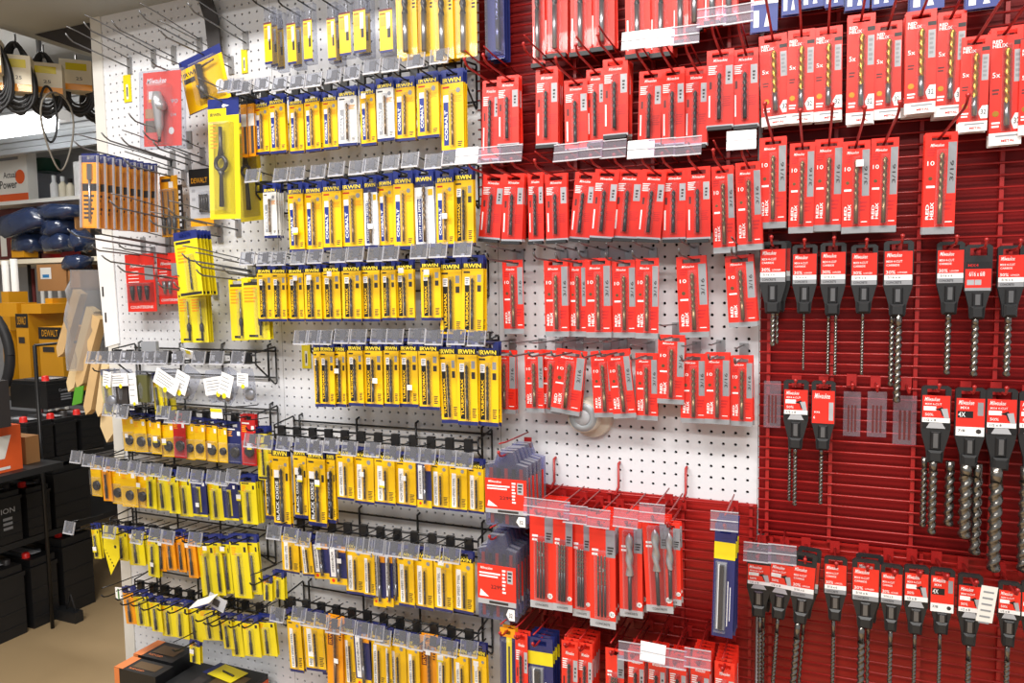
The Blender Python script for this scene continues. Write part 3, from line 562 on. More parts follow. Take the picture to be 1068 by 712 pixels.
# ------------------------------------------------------------------ masonry bits on black hang holders (right)
def masonry(phrase, i, x0, x1, yt, yr0, yr1, yend, bits, d, style='a', hookL=.10, back=0, tilt=0, tagk=None):
    """bits: list of (px centre, px width, y end[, dy])"""
    Y = -d; xc = (x0+x1)/2; pm = atY(xc, (yt+yend)/2, Y); X = pm.x; wd = atY(x1, yr1, Y).x-atY(x0, yr1, Y).x
    zt = atY(xc, yt, Y).z; Z = lambda y: atY(xc, y, Y).z-zt
    root = empty('masonry_drill_bit', (X, Y, zt), (0, tilt, random.uniform(-.06, .06)))
    st = {'a': 'red label', 'b': 'red label with drill picture', 'c': 'red and white cutter label', 'd': 'plain red side label', 'e': 'bold size print'}[style]
    tag(root, '%s masonry bit from left, %s, holder with %s' % (ORD[i], phrase, st), 'drill bit', 'masonry bits of the '+phrase)
    b = MB(); h = wd/2; ze = Z(yend); zn = ze+.020; sz = -.012; zl = Z(yr1)
    b.prism([(-h*.90, zn+.03), (-h*.60, zn+.002), (-h*.55, ze+.004), (-h*.45, ze), (h*.45, ze), (h*.55, ze+.004), (h*.60, zn+.002), (h*.90, zn+.03), (h, zl), (h, sz-.008), (-h, sz-.008), (-h, zl)], -.004, .004, 'plasticblack')
    b.prism([(-h, sz-.008), (-h*.62, sz-.008), (-h*.62, sz+.006), (h*.62, sz+.006), (h*.62, sz-.008), (h, sz-.008), (h, -.004), (h-.005, 0), (-h+.005, 0), (-h, -.004)], -.004, .004, 'plasticblack')
    b.cbox(-h*.5, h*.5, -.012, .008, ze+.001, zn+.004, .004, 'plasticblack'); zm = (zl+zn)/2; hm = (zl-zn)*.30
    b.cbox(-.0085, .0085, -.0075, -.004, zm-hm-.005, zm+hm+.003, .002, 'black'); b.box(-.0038, .0038, -.0095, -.0075, zm-hm, zm+hm, 'hookgrey')
    obj('holder', b, root)
    c = MB(); r0, r1 = Z(yr0), Z(yr1); H = r0-r1; q = h*.93; yl = -.0048; e = -.0003
    c.box(-q, q, yl, -.004, r1, r0, 'red')
    if style in 'abc': c.text('Milwaukee', -q*.30, r0-H*.11, q*1.1, H*.12, yl+e, 'white', shear=.35)
    if style == 'a':
        lines_y = r0-H*.30
        c.text('MX4 4-CUT', -q*.3, lines_y, q*1.15, H*.07, yl+e, 'white'); c.text('CARBIDE', -q*.4, lines_y-H*.11, q*.95, H*.06, yl+e, 'white'); c.text('30%', -q*.55, r0-H*.62, q*.7, H*.10, yl+e, 'white'); c.text('LONGER', q*.3, r0-H*.63, q*.7, H*.05, yl+e, 'white')
        c.rect(-q, q, r0-H*.85, r0-H*.70, yl+e, 'white'); c.text('5/16 x 6', -q*.3, r0-H*.775, q*.9, H*.07, yl+2*e, 'dark'); c.rect(-q, q, r1, r0-H*.85, yl+e, 'grey'); c.text('CONCRETE', -q*.3, r0-H*.925, q*1.1, H*.07, yl+2*e, 'black')
    elif style == 'b':
        c.text('MX4 4-CUT', -q*.2, r0-H*.26, q*1.2, H*.06, yl+e, 'white'); c.rect(-q*.9, 0, r0-H*.46, r0-H*.33, yl+e, 'white'); c.poly([(-q*.1, r0-H*.42), (q*.45, r0-H*.34), (q*.75, r0-H*.62), (q*.45, r0-H*.62), (q*.3, r0-H*.46)][::-1], yl+e, 'black'); c.poly([(q*.35, r0-H*.40), (q*.8, r0-H*.38), (q*.95, r0-H*.68), (q*.6, r0-H*.68)][::-1], yl+2*e, 'lightgrey')
        c.text('50%', -q*.5, r0-H*.58, q*.6, H*.08, yl+e, 'white'); c.rect(-q, q, r0-H*.82, r0-H*.68, yl+e, 'white'); c.text('1/2 x 8', -q*.4, r0-H*.75, q*.8, H*.07, yl+2*e, 'dark'); c.rect(-q, q, r1, r0-H*.82, yl+e, 'black'); c.poly([(-q*.7, r1), (q*.7, r1), (q*.45, r0-H*.83), (-q*.45, r0-H*.83)], yl+2*e, 'lightgrey')
    elif style == 'c':
        c.text('MX4', -q*.4, r0-H*.25, q*.6, H*.07, yl+e, 'white'); c.rect(-q*.9, q*.2, r0-H*.52, r0-H*.34, yl+e, 'black'); c.text('4X', -q*.6, r0-H*.43, q*.5, H*.13, yl+2*e, 'white'); c.rect(q*.5, q*.9, r0-H*.45, r0-H*.1, yl+e, 'grey'); c.rect(-q, q, r1, r0-H*.76, yl+e, 'white'); c.text('7/8', -q*.6, r0-H*.86, q*.5, H*.07, yl+2*e, 'dark'); c.disc(q*.6, r0-H*.87, q*.2, yl+2*e, 'dark', 8)
    elif style == 'd':
        c.text('Milwaukee', -q*.1, r0-H*.16, q*1.4, H*.16, yl+e, 'white', shear=.35); c.rect(q*.5, q*.9, r1+H*.1, r0-H*.35, yl+e, 'lightgrey'); c.text('MX4', -q*.55, r0-H*.66, q*.5, H*.06, yl+e, 'white'); c.text('6', -q*.8, r0-H*.82, q*.15, H*.09, yl+e, 'white')
    else:
        c.rect(-q, q, r0-H*.24, r0, yl+e, 'black'); c.text('MX4', -q*.4, r0-H*.12, q*.8, H*.1, yl+2*e, 'deepred'); c.text('6/16 x 6/8', -q*.1, r0-H*.42, q*1.2, H*.16, yl+e, 'white'); c.rect(-q*.85, -q*.3, r0-H*.80, r0-H*.62, yl+e, 'lightgrey'); c.rect(-q*.25, q*.25, r0-H*.80, r0-H*.62, yl+e, 'lightgrey'); c.rect(-q, q, r1, r1+H*.1, yl+e, 'grey')
    obj('label_card', c, root)
    for (bx_, bw, by) in bits:
        p = atY(bx_, (yend+by)/2, Y); r = bw/2*abs(atY(bx_+1, (yend+by)/2, Y).x-p.x)
        g = MB(); g.bit(p.x-X, -.002 if len(bits) == 1 else (.012 if bx_ != bits[-1][0] else -.004), ze+.006, Z(by), max(r, .0022), 'bitgrey', flute=.86, tip_up=False, deep=.30, pitch=3.6, n=10, rs=max(r*.85, .002))
        obj('drill_bit', g, root)
    for k in range(back):
        m2 = MB(); m2.v = list(b.v); m2.f = list(b.f); m2.m = list(b.m); m2.mats = list(b.mats); m2.smooth = list(b.smooth)
        o = obj('masonry_drill_bit', m2, None, (X+.008*(k+1), Y+.026*(k+1), zt+.002), (0, tilt, 0)); tag(o, 'black holder directly behind the %s masonry bit, %s' % (ORD[i], phrase), 'drill bit', 'masonry bits of the '+phrase)
        obj('label_card', c.mesh('label_card'), o)
        g = MB(); g.bit(0, 0, ze+.006, Z(min(b_[2] for b_ in bits)), .004, 'bitgrey', flute=.84, tip_up=False, n=8); obj('drill_bit', g, o)
    hook('red', X, zt-.0085, hookL, .024, .002, tagk, bool(tagk), 'red hook of the %s masonry bit, %s' % (ORD[i], phrase), 'hooks of the '+phrase)
S1 = 'upper masonry row'
for i, a in enumerate([(792, 820, 252, 260, 294, 327, [(806, 6, 361)], 'a', 1), (826, 852, 255, 265, 296, 327, [(838, 3, 386)], 'a', 0), (855, 882, 253, 263, 296, 329, [(864, 4, 391), (871, 4, 391)], 'a', 0), (887, 915, 255, 264, 297, 327, [(899, 4, 391)], 'a', 0),
        (921, 952, 251, 262, 297, 330, [(930, 7, 404), (936, 9, 420)], 'a', 0), (976, 1005, 252, 261, 295, 328, [(988, 8, 391)], 'a', 0), (1005, 1034, 255, 273, 303, 333, [(1016, 9, 393)], 'e', 0), (1039, 1068, 256, 266, 299, 331, [(1050, 9, 393)], 'a', 0)]):
    masonry(S1, i, *a[:7], .06, a[7], .125, a[8])
S2 = 'middle masonry row'
for i, a in enumerate([(817, 843, 396, 406, 437, 468, [(823, 4, 525), (829, 5, 527)], 'b', .055), (846, 871, 397, 407, 441, 469, [(856, 5, 526)], 'd', .055), (960, 991, 402, 412, 446, 482, [(964, 8, 553), (972, 10, 557)], 'b', .075), (995, 1027, 404, 415, 454, 487, [(991, 12, 553), (1006, 15, 562)], 'c', .075), (1027, 1060, 405, 416, 452, 490, [(1019, 14, 584), (1037, 16, 597)], 'b', .075), (1061, 1094, 408, 418, 452, 490, [(1068, 15, 598)], 'b', .07)]):
    masonry(S2, i, *a[:7], a[8], a[7], .11, 0)
S3 = 'lowest masonry row'
for i, a in enumerate([(779, 804, 573, 588, 613, 642, [(792, 5, 770)], 'b', 'red'), (804, 829, 575, 588, 618, 645, [(815, 5, 770)], 'b', 'red'), (827, 852, 576, 590, 622, 650, [(836, 8, 780)], 'a', None), (859, 883, 580, 588, 618, 646, [(868, 5, 780)], 'a', None), (888, 917, 583, 592, 625, 654, [(897, 9, 780)], 'a', None), (918, 941, 588, 597, 628, 657, [(927, 6, 790)], 'a', None),
        (942, 968, 589, 597, 632, 660, [(952, 5, 790)], 'b', None), (969, 995, 592, 600, 637, 660, [(978, 5, 790)], 'c', None), (998, 1024, 598, 610, 643, 672, [(1008, 7, 800)], 'b', None), (1040, 1064, 606, 615, 644, 673, [(1048, 7, 800)], 'b', None), (1064, 1092, 606, 618, 648, 676, [(1075, 7, 800)], 'b', None)]):
    masonry(S3, i, *a[:7], .10, a[7], .155, 1 if i in (0, 2, 4) else 0, tilt=(.06 if i in (1, 2) else 0), tagk=a[8])
# clear hanging tags on empty red hooks, white folded note
for i, (x0, x1, y0, y1) in enumerate(((797, 814, 397, 446), (880, 897, 408, 455), (905, 924, 408, 456), (932, 955, 412, 464))):
    Y = -.032; p0 = atY(x0, y0, Y); p1 = atY(x1, y1, Y); w_ = (p1.x-p0.x)/2; h_ = p0.z-p1.z
    b = MB(); b.box(-w_, w_, -.0006, .0006, -h_, 0, 'clearpurple'); 
    for k in range(3): b.rect(-w_*.5+k*w_*.4, -w_*.3+k*w_*.4, -h_*.9, -h_*.3, -.0009, 'maroon')
    tag(obj('hanging_tag', b, None, ((p0.x+p1.x)/2, Y, p0.z)), '%s clear purple tag from left hanging on the red panel' % ORD[i], 'tag', 'clear tags on the red panel')
for i, px in enumerate((888, 913, 945)):
    p = atY(px, 397+i*2, -.024); hook('red', p.x, p.z, .085, .024, -.012, None, False, '%s empty red hook from left beside the clear purple tags' % ORD[i], 'empty red hooks')
b = MB(); p0 = atY(1024, 610, -.17); p1 = atY(1041, 650, -.17); b.box(0, p1.x-p0.x, -.0005, .0005, p1.z-p0.z, 0, 'paper'); lines_n = 6
for k in range(lines_n): b.rect(.004, (p1.x-p0.x)*.8, -.012-k*.011, -.009-k*.011, -.0008, 'grey')
tag(obj('paper_note', b, None, p0, (0, .12, .2)), 'white paper note hanging among the lowest masonry bits', 'note')

# ------------------------------------------------------------------ black wire racks carrying the yellow rows
def rack(label, xa, ya, xb, yb, arm=.085, drop=.035):
    """left and right end of the rear bar on the wall, in pixels"""
    a = atY(xa, ya, 0); c = atY(xb, yb, 0); z = (a.z+c.z)/2; X = (a.x+c.x)/2; h = (c.x-a.x)/2
    root = empty('wire_rack', (X, 0, z)); tag(root, label, 'rack')
    def wire(nm, pts, r=.0026):
        b = MB(); b.tube(pts, r, 'wireblack', 6); return obj(nm, b, root)
    wire('rear_bar', [(-h, -.008, 0), (h, -.008, 0)]); wire('lower_bar', [(-h, -.008, -drop*2.1), (h, -.008, -drop*2.1)])
    wire('front_bar', [(-h, -arm, -.004), (h, -arm, -.004)], .003); wire('front_bar', [(-h, -arm, -.024), (h, -arm, -.024)], .0026)
    for s in (-h, h):
        wire('end_bracket', [(s, -.008, .012), (s, -arm, .002), (s, -arm, -.03), (s, -.012, -drop*2.6), (s, -.006, -drop*2.5), (s, -.006, .01)])
    for s in (-h*.92, -h*.3, h*.3, h*.92): wire('upright', [(s, .004, .02), (s, -.012, .016), (s, -.012, -drop*2.4)], .003)
    clip = MB(); clip.box(-.010, .010, -arm-.006, -arm+.004, -.028, .002, 'wireblack'); cm = clip.mesh('hook_clip')
    n = max(4, int(2*h/.048))
    for k in range(n): obj('hook_clip', cm, root, (-h+(k+.5)*2*h/n, 0, 0))
rack('black wire rack behind the second yellow row', 262, 108, 498, 72)
rack('black wire rack behind the third yellow row', 290, 196, 500, 176)
rack('black wire rack behind the fourth yellow row', 290, 279, 510, 268)
rack('black wire rack behind the fifth yellow row', 345, 352, 521, 354)
rack('black wire rack behind the sixth yellow row', 308, 437, 514, 453)
rack('black wire rack behind the seventh yellow row', 312, 527, 514, 551)
rack('black wire rack behind the bottom yellow row', 318, 611, 514, 641)
rack('black wire rack carrying the clear parts bags', 143, 361, 289, 367)
rack('black wire rack carrying the threading die cards', 150, 418, 291, 427)
rack('black wire rack carrying the upper left tap cards', 136, 470, 285, 486)
rack('black wire rack carrying the middle left tap cards', 140, 533, 288, 553)
rack('black wire rack carrying the lowest left tap cards', 165, 592, 300, 620)

# ------------------------------------------------------------------ parts bags with white tags on the first lower left rack
def bag(i, x0, x1, y0, y1, lx0, ly0, lx1, ly1, rot, style):
    Y = -.16+.006*(i % 3); p0 = atY(x0, y0, Y); p1 = atY(x1, y1, Y); X = (p0.x+p1.x)/2; w_ = (p1.x-p0.x)/2; h_ = p0.z-p1.z
    root = empty('parts_bag', (X, Y, p0.z), (0, rot, 0))
    tag(root, '%s clear parts bag from left on the bag rack, %s' % (ORD[i], style), 'bag', 'clear parts bags on the rack')
    b = MB(); rows_ = [(0, .85, .002), (.15, .95, .008), (.5, 1, .016), (.8, .96, .014), (1, .8, .003)]; vs = []; fs = []
    for (t, k, dp) in rows_: vs += [(-w_*k, 0, -t*h_), (0, -dp, -t*h_), (w_*k, 0, -t*h_), (0, dp, -t*h_)]
    for r in range(len(rows_)-1):
        for j in range(4): fs.append((r*4+j, (r+1)*4+j, (r+1)*4+(j+1) % 4, r*4+(j+1) % 4))
    b.add(vs, fs, 'cleargrey', False); obj('plastic_film', b, root)
    q0 = atY(lx0, ly0, Y); q1 = atY(lx1, ly1, Y); cx = (q0.x+q1.x)/2-X; cz = (q0.z+q1.z)/2-p0.z; lw = abs(q1.x-q0.x)/2; lh = abs(q0.z-q1.z)/2
    l = MB(); l.box(-lw, lw, -.0006, 0, -lh, lh, 'white'); 
    for k in range(4): l.rect(-lw*.8, lw*(.3+.1*(k*3 % 4)), lh*(.6-.35*k)-.001, lh*(.6-.35*k)+.0012, -.0009, 'grey')
    l.disc(lw*.1, -lh*1.0, min(lw, lh)*.35, -.0010, 'lemon'); obj('paper_tag', l, root, (cx, -.02, cz), (0, random.uniform(-.2, .35), 0))
    t = MB(); 
    if 'dark' in style: t.box(-w_*.4, w_*.7, -.012, .004, -h_*.92, -h_*.12, 'olive' if i == 2 else 'dark')
    else: t.lathe([(.011, 0), (.016, .004), (.016, .010), (.010, .013)], 0, -h_*.78, 'zinc', 10, 'y', -.006)
    obj('contents', t, root)
for i, a in enumerate([(103, 124, 384, 428, 113, 387, 122, 403, -.1, 'striped tag'), (117, 141, 384, 424, 122, 388, 140, 402, 0, 'with dark parts'), (140, 161, 386, 422, 140, 388, 150, 420, 0, 'dark olive box inside'), (166, 194, 384, 417, 168, 388, 194, 406, .12, 'long tag'), (193, 214, 384, 420, 194, 390, 209, 413, .5, 'slanted tag'), (212, 242, 384, 420, 217, 392, 242, 411, -.15, 'wide tag'), (238, 256, 386, 424, 240, 390, 254, 414, .45, 'leaning tag'), (250, 266, 384, 419, 252, 388, 264, 402, -.1, 'square tag')]): bag(i, *a)
for i, px in enumerate((98, 110, 122, 134, 146, 158, 170, 188, 209, 228, 250)):
    p = atY(px, 377+i*.1, -.165); hook('black', p.x, p.z-.006, .165, .09, .004, 'flip', True, '%s tagged black hook from left along the bag rack' % ORD[i], 'hooks of the bag rack', False)
b = MB(); p = atY(157, 364, -.12); b.box(-.028, .028, -.006, .004, -.022, .022, 'grey'); tag(obj('grey_price_card', b, None, p, (0, -.02, 0)), 'blank grey card standing on top of the bag rack', 'card')
b = MB(); p = atY(196, 369, -.15); b.box(-.022, .022, -.001, .001, -.014, .014, 'white'); b.box(-.004, .012, -.0014, -.001, .002, .014, 'lemon'); tag(obj('price_card', b, None, p, (.5, .2, 0)), 'white and yellow price card lying on the bag rack', 'card')
b = MB(); p = atY(226, 431, -.175); b.box(-.019, .019, -.001, .001, -.013, .013, 'white'); b.box(-.019, .019, -.0014, -.001, .004, .013, 'lemon'); tag(obj('price_card', b, None, p, (.1, 0, 0)), 'white and yellow price card above the threading die cards', 'card')
b = MB(); p = atY(124, 619, -.19); b.box(-.012, .012, -.001, .001, -.018, .018, 'white'); b.rect(-.003, .003, -.015, .015, -.0013, 'green'); tag(obj('price_card', b, None, p, (0, -.05, 0)), 'small white and green tag on the lowest left rack', 'card')
b = MB(); p = atY(226, 628, -.18); b.box(-.03, .03, -.001, .001, -.016, .016, 'milky'); b.box(-.01, .01, -.004, -.001, -.008, .008, 'dark'); tag(obj('label_holder', b, None, p, (-.2, .3, 0)), 'loose crooked clear label holder above the lowest tap cards', 'label holder')
b = MB(); p = atY(212, 627, -.2); b.box(-.035, .035, -.02, .02, -.0006, .0006, 'paper'); tag(obj('paper_note', b, None, p, (.2, -.35, .1)), 'white slip lying slanted on the lowest left hooks', 'note')
# big flat yellow plate card in the middle left rack
b = MB(); p = atY(110, 548, -.16); q = atY(110, 598, -.16); h_ = p.z-q.z
b.prism([(-.012, -h_*.45), (.012, -h_), (.05, -h_*.62), (.05, 0), (-.01, 0)], -.001, .001, 'lemon')
for k in range(6): b.disc(.0+.006*k-.004, -h_*.5-k*h_*.06, .0016+.0003*k, -.0013, 'black')
b.disc(.036, -h_*.4, .005, -.0013, 'dark'); tag(obj('gauge_plate', b, None, (p.x, p.y, p.z)), 'yellow gauge plate with a slanting row of holes, leftmost tap rack', 'gauge')

# ------------------------------------------------------------------ single cards on the upper left
def single(label, kind, xl, xr, yt, yb, tilt, n, d, L=.2, pitch=.01, hk='grey', k=0):
    row(label, [(kind, xl, xr, yt, yb, tilt, n, d)], d, L, hk, pitch=pitch, stick=0, arm=True, jit=0, rise=.02)
single('upper left spade bits', 'spade', 86, 104, 160, 238, -5, 9, .255, .30, .0225)
single('left pegboard, curved yellow pile', 'plain', 184, 209, 241, 309, 6, 5, .13, .24, .012)
single('left pegboard, under yellow pile', 'csink', 187, 203, 303, 357, 2, 2, .06, .15, .01)
single('left pegboard, beside lower countersink', 'csink', 200, 216, 303, 357, 2, 3, .07, .15, .01)
single('left of fourth yellow row', 'csink', 240, 258, 291, 355, 1, 1, .06, .2)
single('touching fourth yellow row', 'csink', 253, 281, 289, 354, 1, 2, .09, .2)
def special(name, label, cat, xl, xr, yt, yb, d, ang, build):
    Y = -d; xc = (xl+xr)/2; ym = (yt+yb)/2; pm = atY(xc, ym, Y); w_ = atY(xr, ym, Y).x-atY(xl, ym, Y).x; h_ = atY(xc, yt, Y).z-atY(xc, yb, Y).z
    root = empty(name, pm, (0, ang, 0)); tag(root, label, cat); build(root, w_, h_); return pm, w_, h_
def b_redtool(root, w_, h_):
    c = MB(); c.box(-w_*.42, w_*.42, -.001, 0, -h_*.46, h_*.48, 'red'); c.text('Milwaukee', -w_*.12, h_*.37, w_*.44, h_*.07, -.0016, 'white', shear=.35); c.rect(-w_*.3, -w_*.15, h_*.12, h_*.24, -.0014, 'paper'); c.rect(-w_*.3, -w_*.15, h_*.10, h_*.14, -.0016, 'orange'); c.rect(-w_*.38, -w_*.12, -h_*.1, h_*.02, -.0014, 'cardboard'); c.rect(-w_*.38, -w_*.12, -h_*.28, -h_*.13, -.0014, 'bronze'); c.disc(w_*.2, -h_*.27, w_*.06, -.0014, 'paper'); c.text('90', w_*.27, h_*.1, w_*.16, h_*.05, -.0014, 'lightgrey'); c.text('1/4', w_*.25, -h_*.07, w_*.12, h_*.04, -.0014, 'lightgrey')
    obj('card', c, root)
    t = MB(); t.tube([(w_*.0, -.018, h_*.2), (w_*.03, -.018, h_*.08), (w_*.03, -.018, -.02*h_), (w_*.05, -.018, -.22*h_), (w_*.05, -.018, -.38*h_)], [.010, .017, .013, .010, .003], 'zinc', 10); t.tube([(w_*.02, -.018, .02*h_), (w_*.14, -.018, .04*h_)], .014, 'zinc', 8); t.tube([(w_*.05, -.018, -.36*h_), (w_*.05, -.018, -.42*h_)], .004, 'darksteel', 6); obj('angle_attachment', t, root)
    q = MB(); q.cbox(-w_/2, w_/2, -.006, .003, -h_/2, h_/2, .003, 'cleargrey'); q.cbox(-w_*.14, w_*.26, -.036, -.006, -h_*.45, h_*.3, .008, 'clear'); obj('clear_clamshell', q, root)
pm, w_, h_ = special('angle_attachment_pack', 'large red blister pack with a chrome right-angle drill attachment', 'tool pack', 146, 193, 73, 156, .15, .05, b_redtool)
hook('grey', pm.x+.02, pm.z+h_*.46, .2, 0, .01, None, True, 'grey hook holding the large red blister pack')
def b_thandle(root, w_, h_):
    c = MB(); c.box(-w_/2, w_/2, -.001, 0, -h_/2, h_*.34, 'yellow'); c.box(-w_/2, w_/2, -.001, 0, h_*.34, h_/2, 'blue'); c.text('IRWIN', -w_*.25, h_*.22, w_*.4, h_*.08, -.0014, 'dark'); c.rect(-w_*.46, -w_*.2, h_*.06, h_*.15, -.0014, 'dark'); c.box(-w_/2, w_/2, -.0012, 0, -h_*.5, -h_*.485, 'navy'); c.disc(w_*.32, -h_*.2, w_*.1, -.0014, 'paper'); obj('card', c, root)
    t = MB(); t.tube([(0, -.012, h_*.26), (-.002, -.012, -h_*.1), (-.002, -.012, -h_*.12), (-.002, -.012, -h_*.34)], [.009, .007, .011, .010], 'darksteel', 10); t.tube([(.0, -.012, h_*.2), (w_*.36, -.012, h_*.24)], .003, 'bronze', 6); obj('tap_handle', t, root)
    q = MB(); q.cbox(-w_*.2, w_*.42, -.024, -.001, -h_*.42, h_*.32, .006, 'clear'); obj('blister', q, root)
pm, w_, h_ = special('tap_wrench_card', 'tilted yellow card with blue top holding a T-handle tap wrench', 'tool pack', 191, 236, 54, 113, .10, -.22, b_thandle)
hook('grey', pm.x, pm.z+h_*.4, .24, 0, .02, None, True, 'grey hook holding the tilted T-handle card')
def b_wrench(root, w_, h_):
    c = MB(); c.box(-w_/2, w_/2, -.001, 0, -h_/2, h_*.36, 'lemon'); c.box(-w_/2, w_/2, -.001, 0, h_*.36, h_/2, 'blue'); c.box(-w_/2, w_*.1, -.0013, 0, h_*.33, h_*.42, 'lemon'); c.text('IRWIN', -w_*.25, h_*.37, w_*.36, h_*.03, -.0016, 'dark'); lines_z = [h_*(.31-.03*k) for k in range(8)]
    for k, z in enumerate(lines_z): c.rect(-w_*.44, -w_*(.2+.04*(k % 3)), z-.0015, z+.0015, -.0014, 'orange')
    c.poly([(-w_*.04, h_*.44), (0, h_*.425), (w_*.2, h_*.44), (0, h_*.455)], -.0014, 'white'); obj('card', c, root)
    t = MB(); ang = [k*math.pi/8 for k in range(17)]; z0 = -h_*.04; R_ = w_*.17
    t.tube([(R_*math.cos(a), -.012, z0+R_*math.sin(a)) for a in ang], w_*.05, 'darksteel', 8, False); t.tube([(0, -.012, z0+R_*1.1), (0, -.012, z0+h_*.14), (0, -.012, h_*.26)], [.008, .0048, .0045], 'darksteel', 8); t.tube([(0, -.012, z0-R_*1.1), (0, -.012, z0-h_*.1), (0, -.012, -h_*.40)], [.008, .0045, .0062], 'darksteel', 8); obj('die_stock', t, root)
    q = MB(); q.cbox(-w_*.34, w_*.34, -.026, -.001, -h_*.46, h_*.3, .008, 'clear'); obj('blister', q, root)
pm, w_, h_ = special('die_stock_card', 'long yellow card with blue top and a ring-shaped die stock', 'tool pack', 218, 250, 103, 229, .16, .03, b_wrench)
hook('grey', pm.x, pm.z+h_*.44, .24, 0, .02, None, True, 'grey hook holding the long die stock card')
special('die_stock_card', 'yellow die stock card half hidden behind the long one', 'tool pack', 247, 272, 118, 231, .07, -.05, b_wrench)
def b_three(root, w_, h_):
    c = MB(); c.box(-w_/2, w_*.3, -.001, 0, -h_/2, h_/2, 'toolyellow'); c.box(w_*.3, w_/2, -.001, 0, -h_/2, h_*.34, 'black'); c.rect(-w_*.42, w_*.0, h_*.4, h_*.45, -.0014, 'dark'); c.rect(-w_*.1, w_*.1, h_*.3, h_*.4, -.0014, 'paper')
    for k in range(7): c.rect(w_*.33, w_*.42, h_*(.2-.09*k), h_*(.25-.09*k), -.0014, 'lightgrey')
    obj('card', c, root); 
    for k in range(3):
        t = MB(); x = -w_*.33+k*w_*.24; t.bit(x, -.006, h_*.25, -h_*.2, .002, 'darksteel'); t.tube([(x, -.006, -h_*.18), (x, -.006, -h_*.3), (x, -.006, -h_*.46)], [.006, .006, .003], 'plasticblack', 8); obj('countersink_bit', t, root)
    q = MB(); q.cbox(-w_*.46, w_*.28, -.014, -.001, -h_*.48, h_*.28, .004, 'clear'); obj('blister', q, root)
pm, w_, h_ = special('countersink_set', 'yellow card of three black countersink bits on left pegboard', 'drill bit', 168, 191, 183, 247, .05, 0, b_three)
hook('grey', pm.x, pm.z+h_*.46, .2, 0, .02, None, True, 'grey hook holding the three countersink card')
def b_grey(root, w_, h_):
    c = MB(); c.box(-w_/2, w_/2, -.001, 0, h_*.2, h_/2, 'black'); c.box(-w_/2, w_/2, -.001, 0, -h_*.36, h_*.2, 'lightgrey'); c.box(-w_/2, w_/2, -.001, 0, -h_/2, -h_*.36, 'toolyellow'); c.text('DEWALT', -w_*.05, h_*.30, w_*.7, h_*.09, -.0014, 'toolyellow'); 
    for k in range(3): c.rect(-w_*.4, -w_*.25, h_*(.1-.15*k), h_*(.15-.15*k), -.0014, 'grey')
    obj('card', c, root); t = MB()
    for k in range(4): t.tube([(w_*(.0+.1*k), -.006, h_*.05), (w_*(.0+.1*k), -.006, -h_*.26)], .003, 'darksteel', 6)
    obj('driver_bits', t, root); q = MB(); q.cbox(-w_*.08, w_*.42, -.016, -.001, -h_*.3, h_*.1, .004, 'clear'); obj('blister', q, root)
special('driver_bit_pack', 'grey and black driver bit card beside the three countersinks', 'tool pack', 198, 222, 176, 236, .05, 0, b_grey)
def b_red3(n):
    def f(root, w_, h_):
        c = MB(); c.box(-w_/2, w_/2, -.001, 0, -h_/2, h_/2, 'red'); c.text('Milwaukee', -w_*.08, h_*.3, w_*.5, h_*.06, -.0014, 'white', shear=.35); c.rect(w_*.16, w_*.46, h_*.05, h_*.3, -.0014, 'grey'); lines_k = [h_*(.2-.06*k) for k in range(4)]
        for z in lines_k: c.rect(-w_*.42, -w_*.05, z-.001, z+.001, -.0014, 'white')
        c.text('COUNTERSINK', 0, -h_*.42, w_*.8, h_*.05, -.0014, 'white'); obj('card', c, root)
        for k in range(n):
            t = MB(); x = (k-(n-1)/2)*w_*.25; t.tube([(x, -.007, -h_*.05), (x, -.007, -h_*.14), (x, -.007, -h_*.3)], [.006, .006, .003], 'plasticblack' if n == 3 else 'steel', 8); obj('countersink_bit', t, root)
        q = MB(); q.cbox(-w_*.45, w_*.45, -.016, -.001, -h_*.34, h_*.0, .004, 'clear'); obj('blister', q, root)
    return f
for (lb, nn, xl, xr, yt, yb, dd) in (('red card of three black countersinks, leftmost on pegboard', 3, 132, 162, 265, 325, .05), ('narrower red card with steel bits beside the three countersinks', 2, 165, 187, 264, 317, .04)):
    pm, w_, h_ = special('countersink_set', lb, 'drill bit', xl, xr, yt, yb, dd, -.02, b_red3(nn)); hook('grey', pm.x, pm.z+h_*.46, .2, 0, .015, None, True, 'grey hook holding the '+lb.split(',')[0])
# empty grey hooks
EH = [(136, 71, .2), (161, 63, .22), (182, 60, .2), (209, 51, .2), (257, 45, .2), (181, 168, .23), (197, 172, .22), (212, 165, .2), (222, 175, .2), (192, 232, .24), (249, 240, .24), (150, 258, .24), (176, 257, .24), (190, 283, .26), (192, 292, .22), (262, 282, .24), (268, 288, .22), (198, 148, .2)]
for i, (px, py, L) in enumerate(EH):
    p = atY(px, py, 0); hook('grey', p.x, p.z, L, 0, .028, None, i % 3 != 2, '%s empty grey peg hook counting down the left pegboard' % (ORD+['seventeenth', 'eighteenth'])[i], 'empty grey peg hooks')
# yellow strips stuck on the pegboard
for i, (x0, x1, y0, y1) in enumerate(((129, 138, 79, 106), (252, 259, 52, 76), (315, 325, 356, 384))):
    p0 = atY(x0, y0, 0); p1 = atY(x1, y1, 0); b = MB(); w_ = p1.x-p0.x; h_ = p0.z-p1.z; b.box(0, w_, -.003, -.001, -h_, 0, 'lemon'); b.rect(w_*.35, w_*.65, -h_*.9, -h_*.35, -.0032, 'paper'); b.rect(w_*.42, w_*.58, -h_*.8, -h_*.45, -.0034, 'dark')
    tag(obj('yellow_label_strip', b, None, p0), ['yellow label strip on the pegboard left of the red blister', 'yellow label strip under the rightmost empty top hook', 'yellow label strip left of the fifth yellow row'][i], 'label')
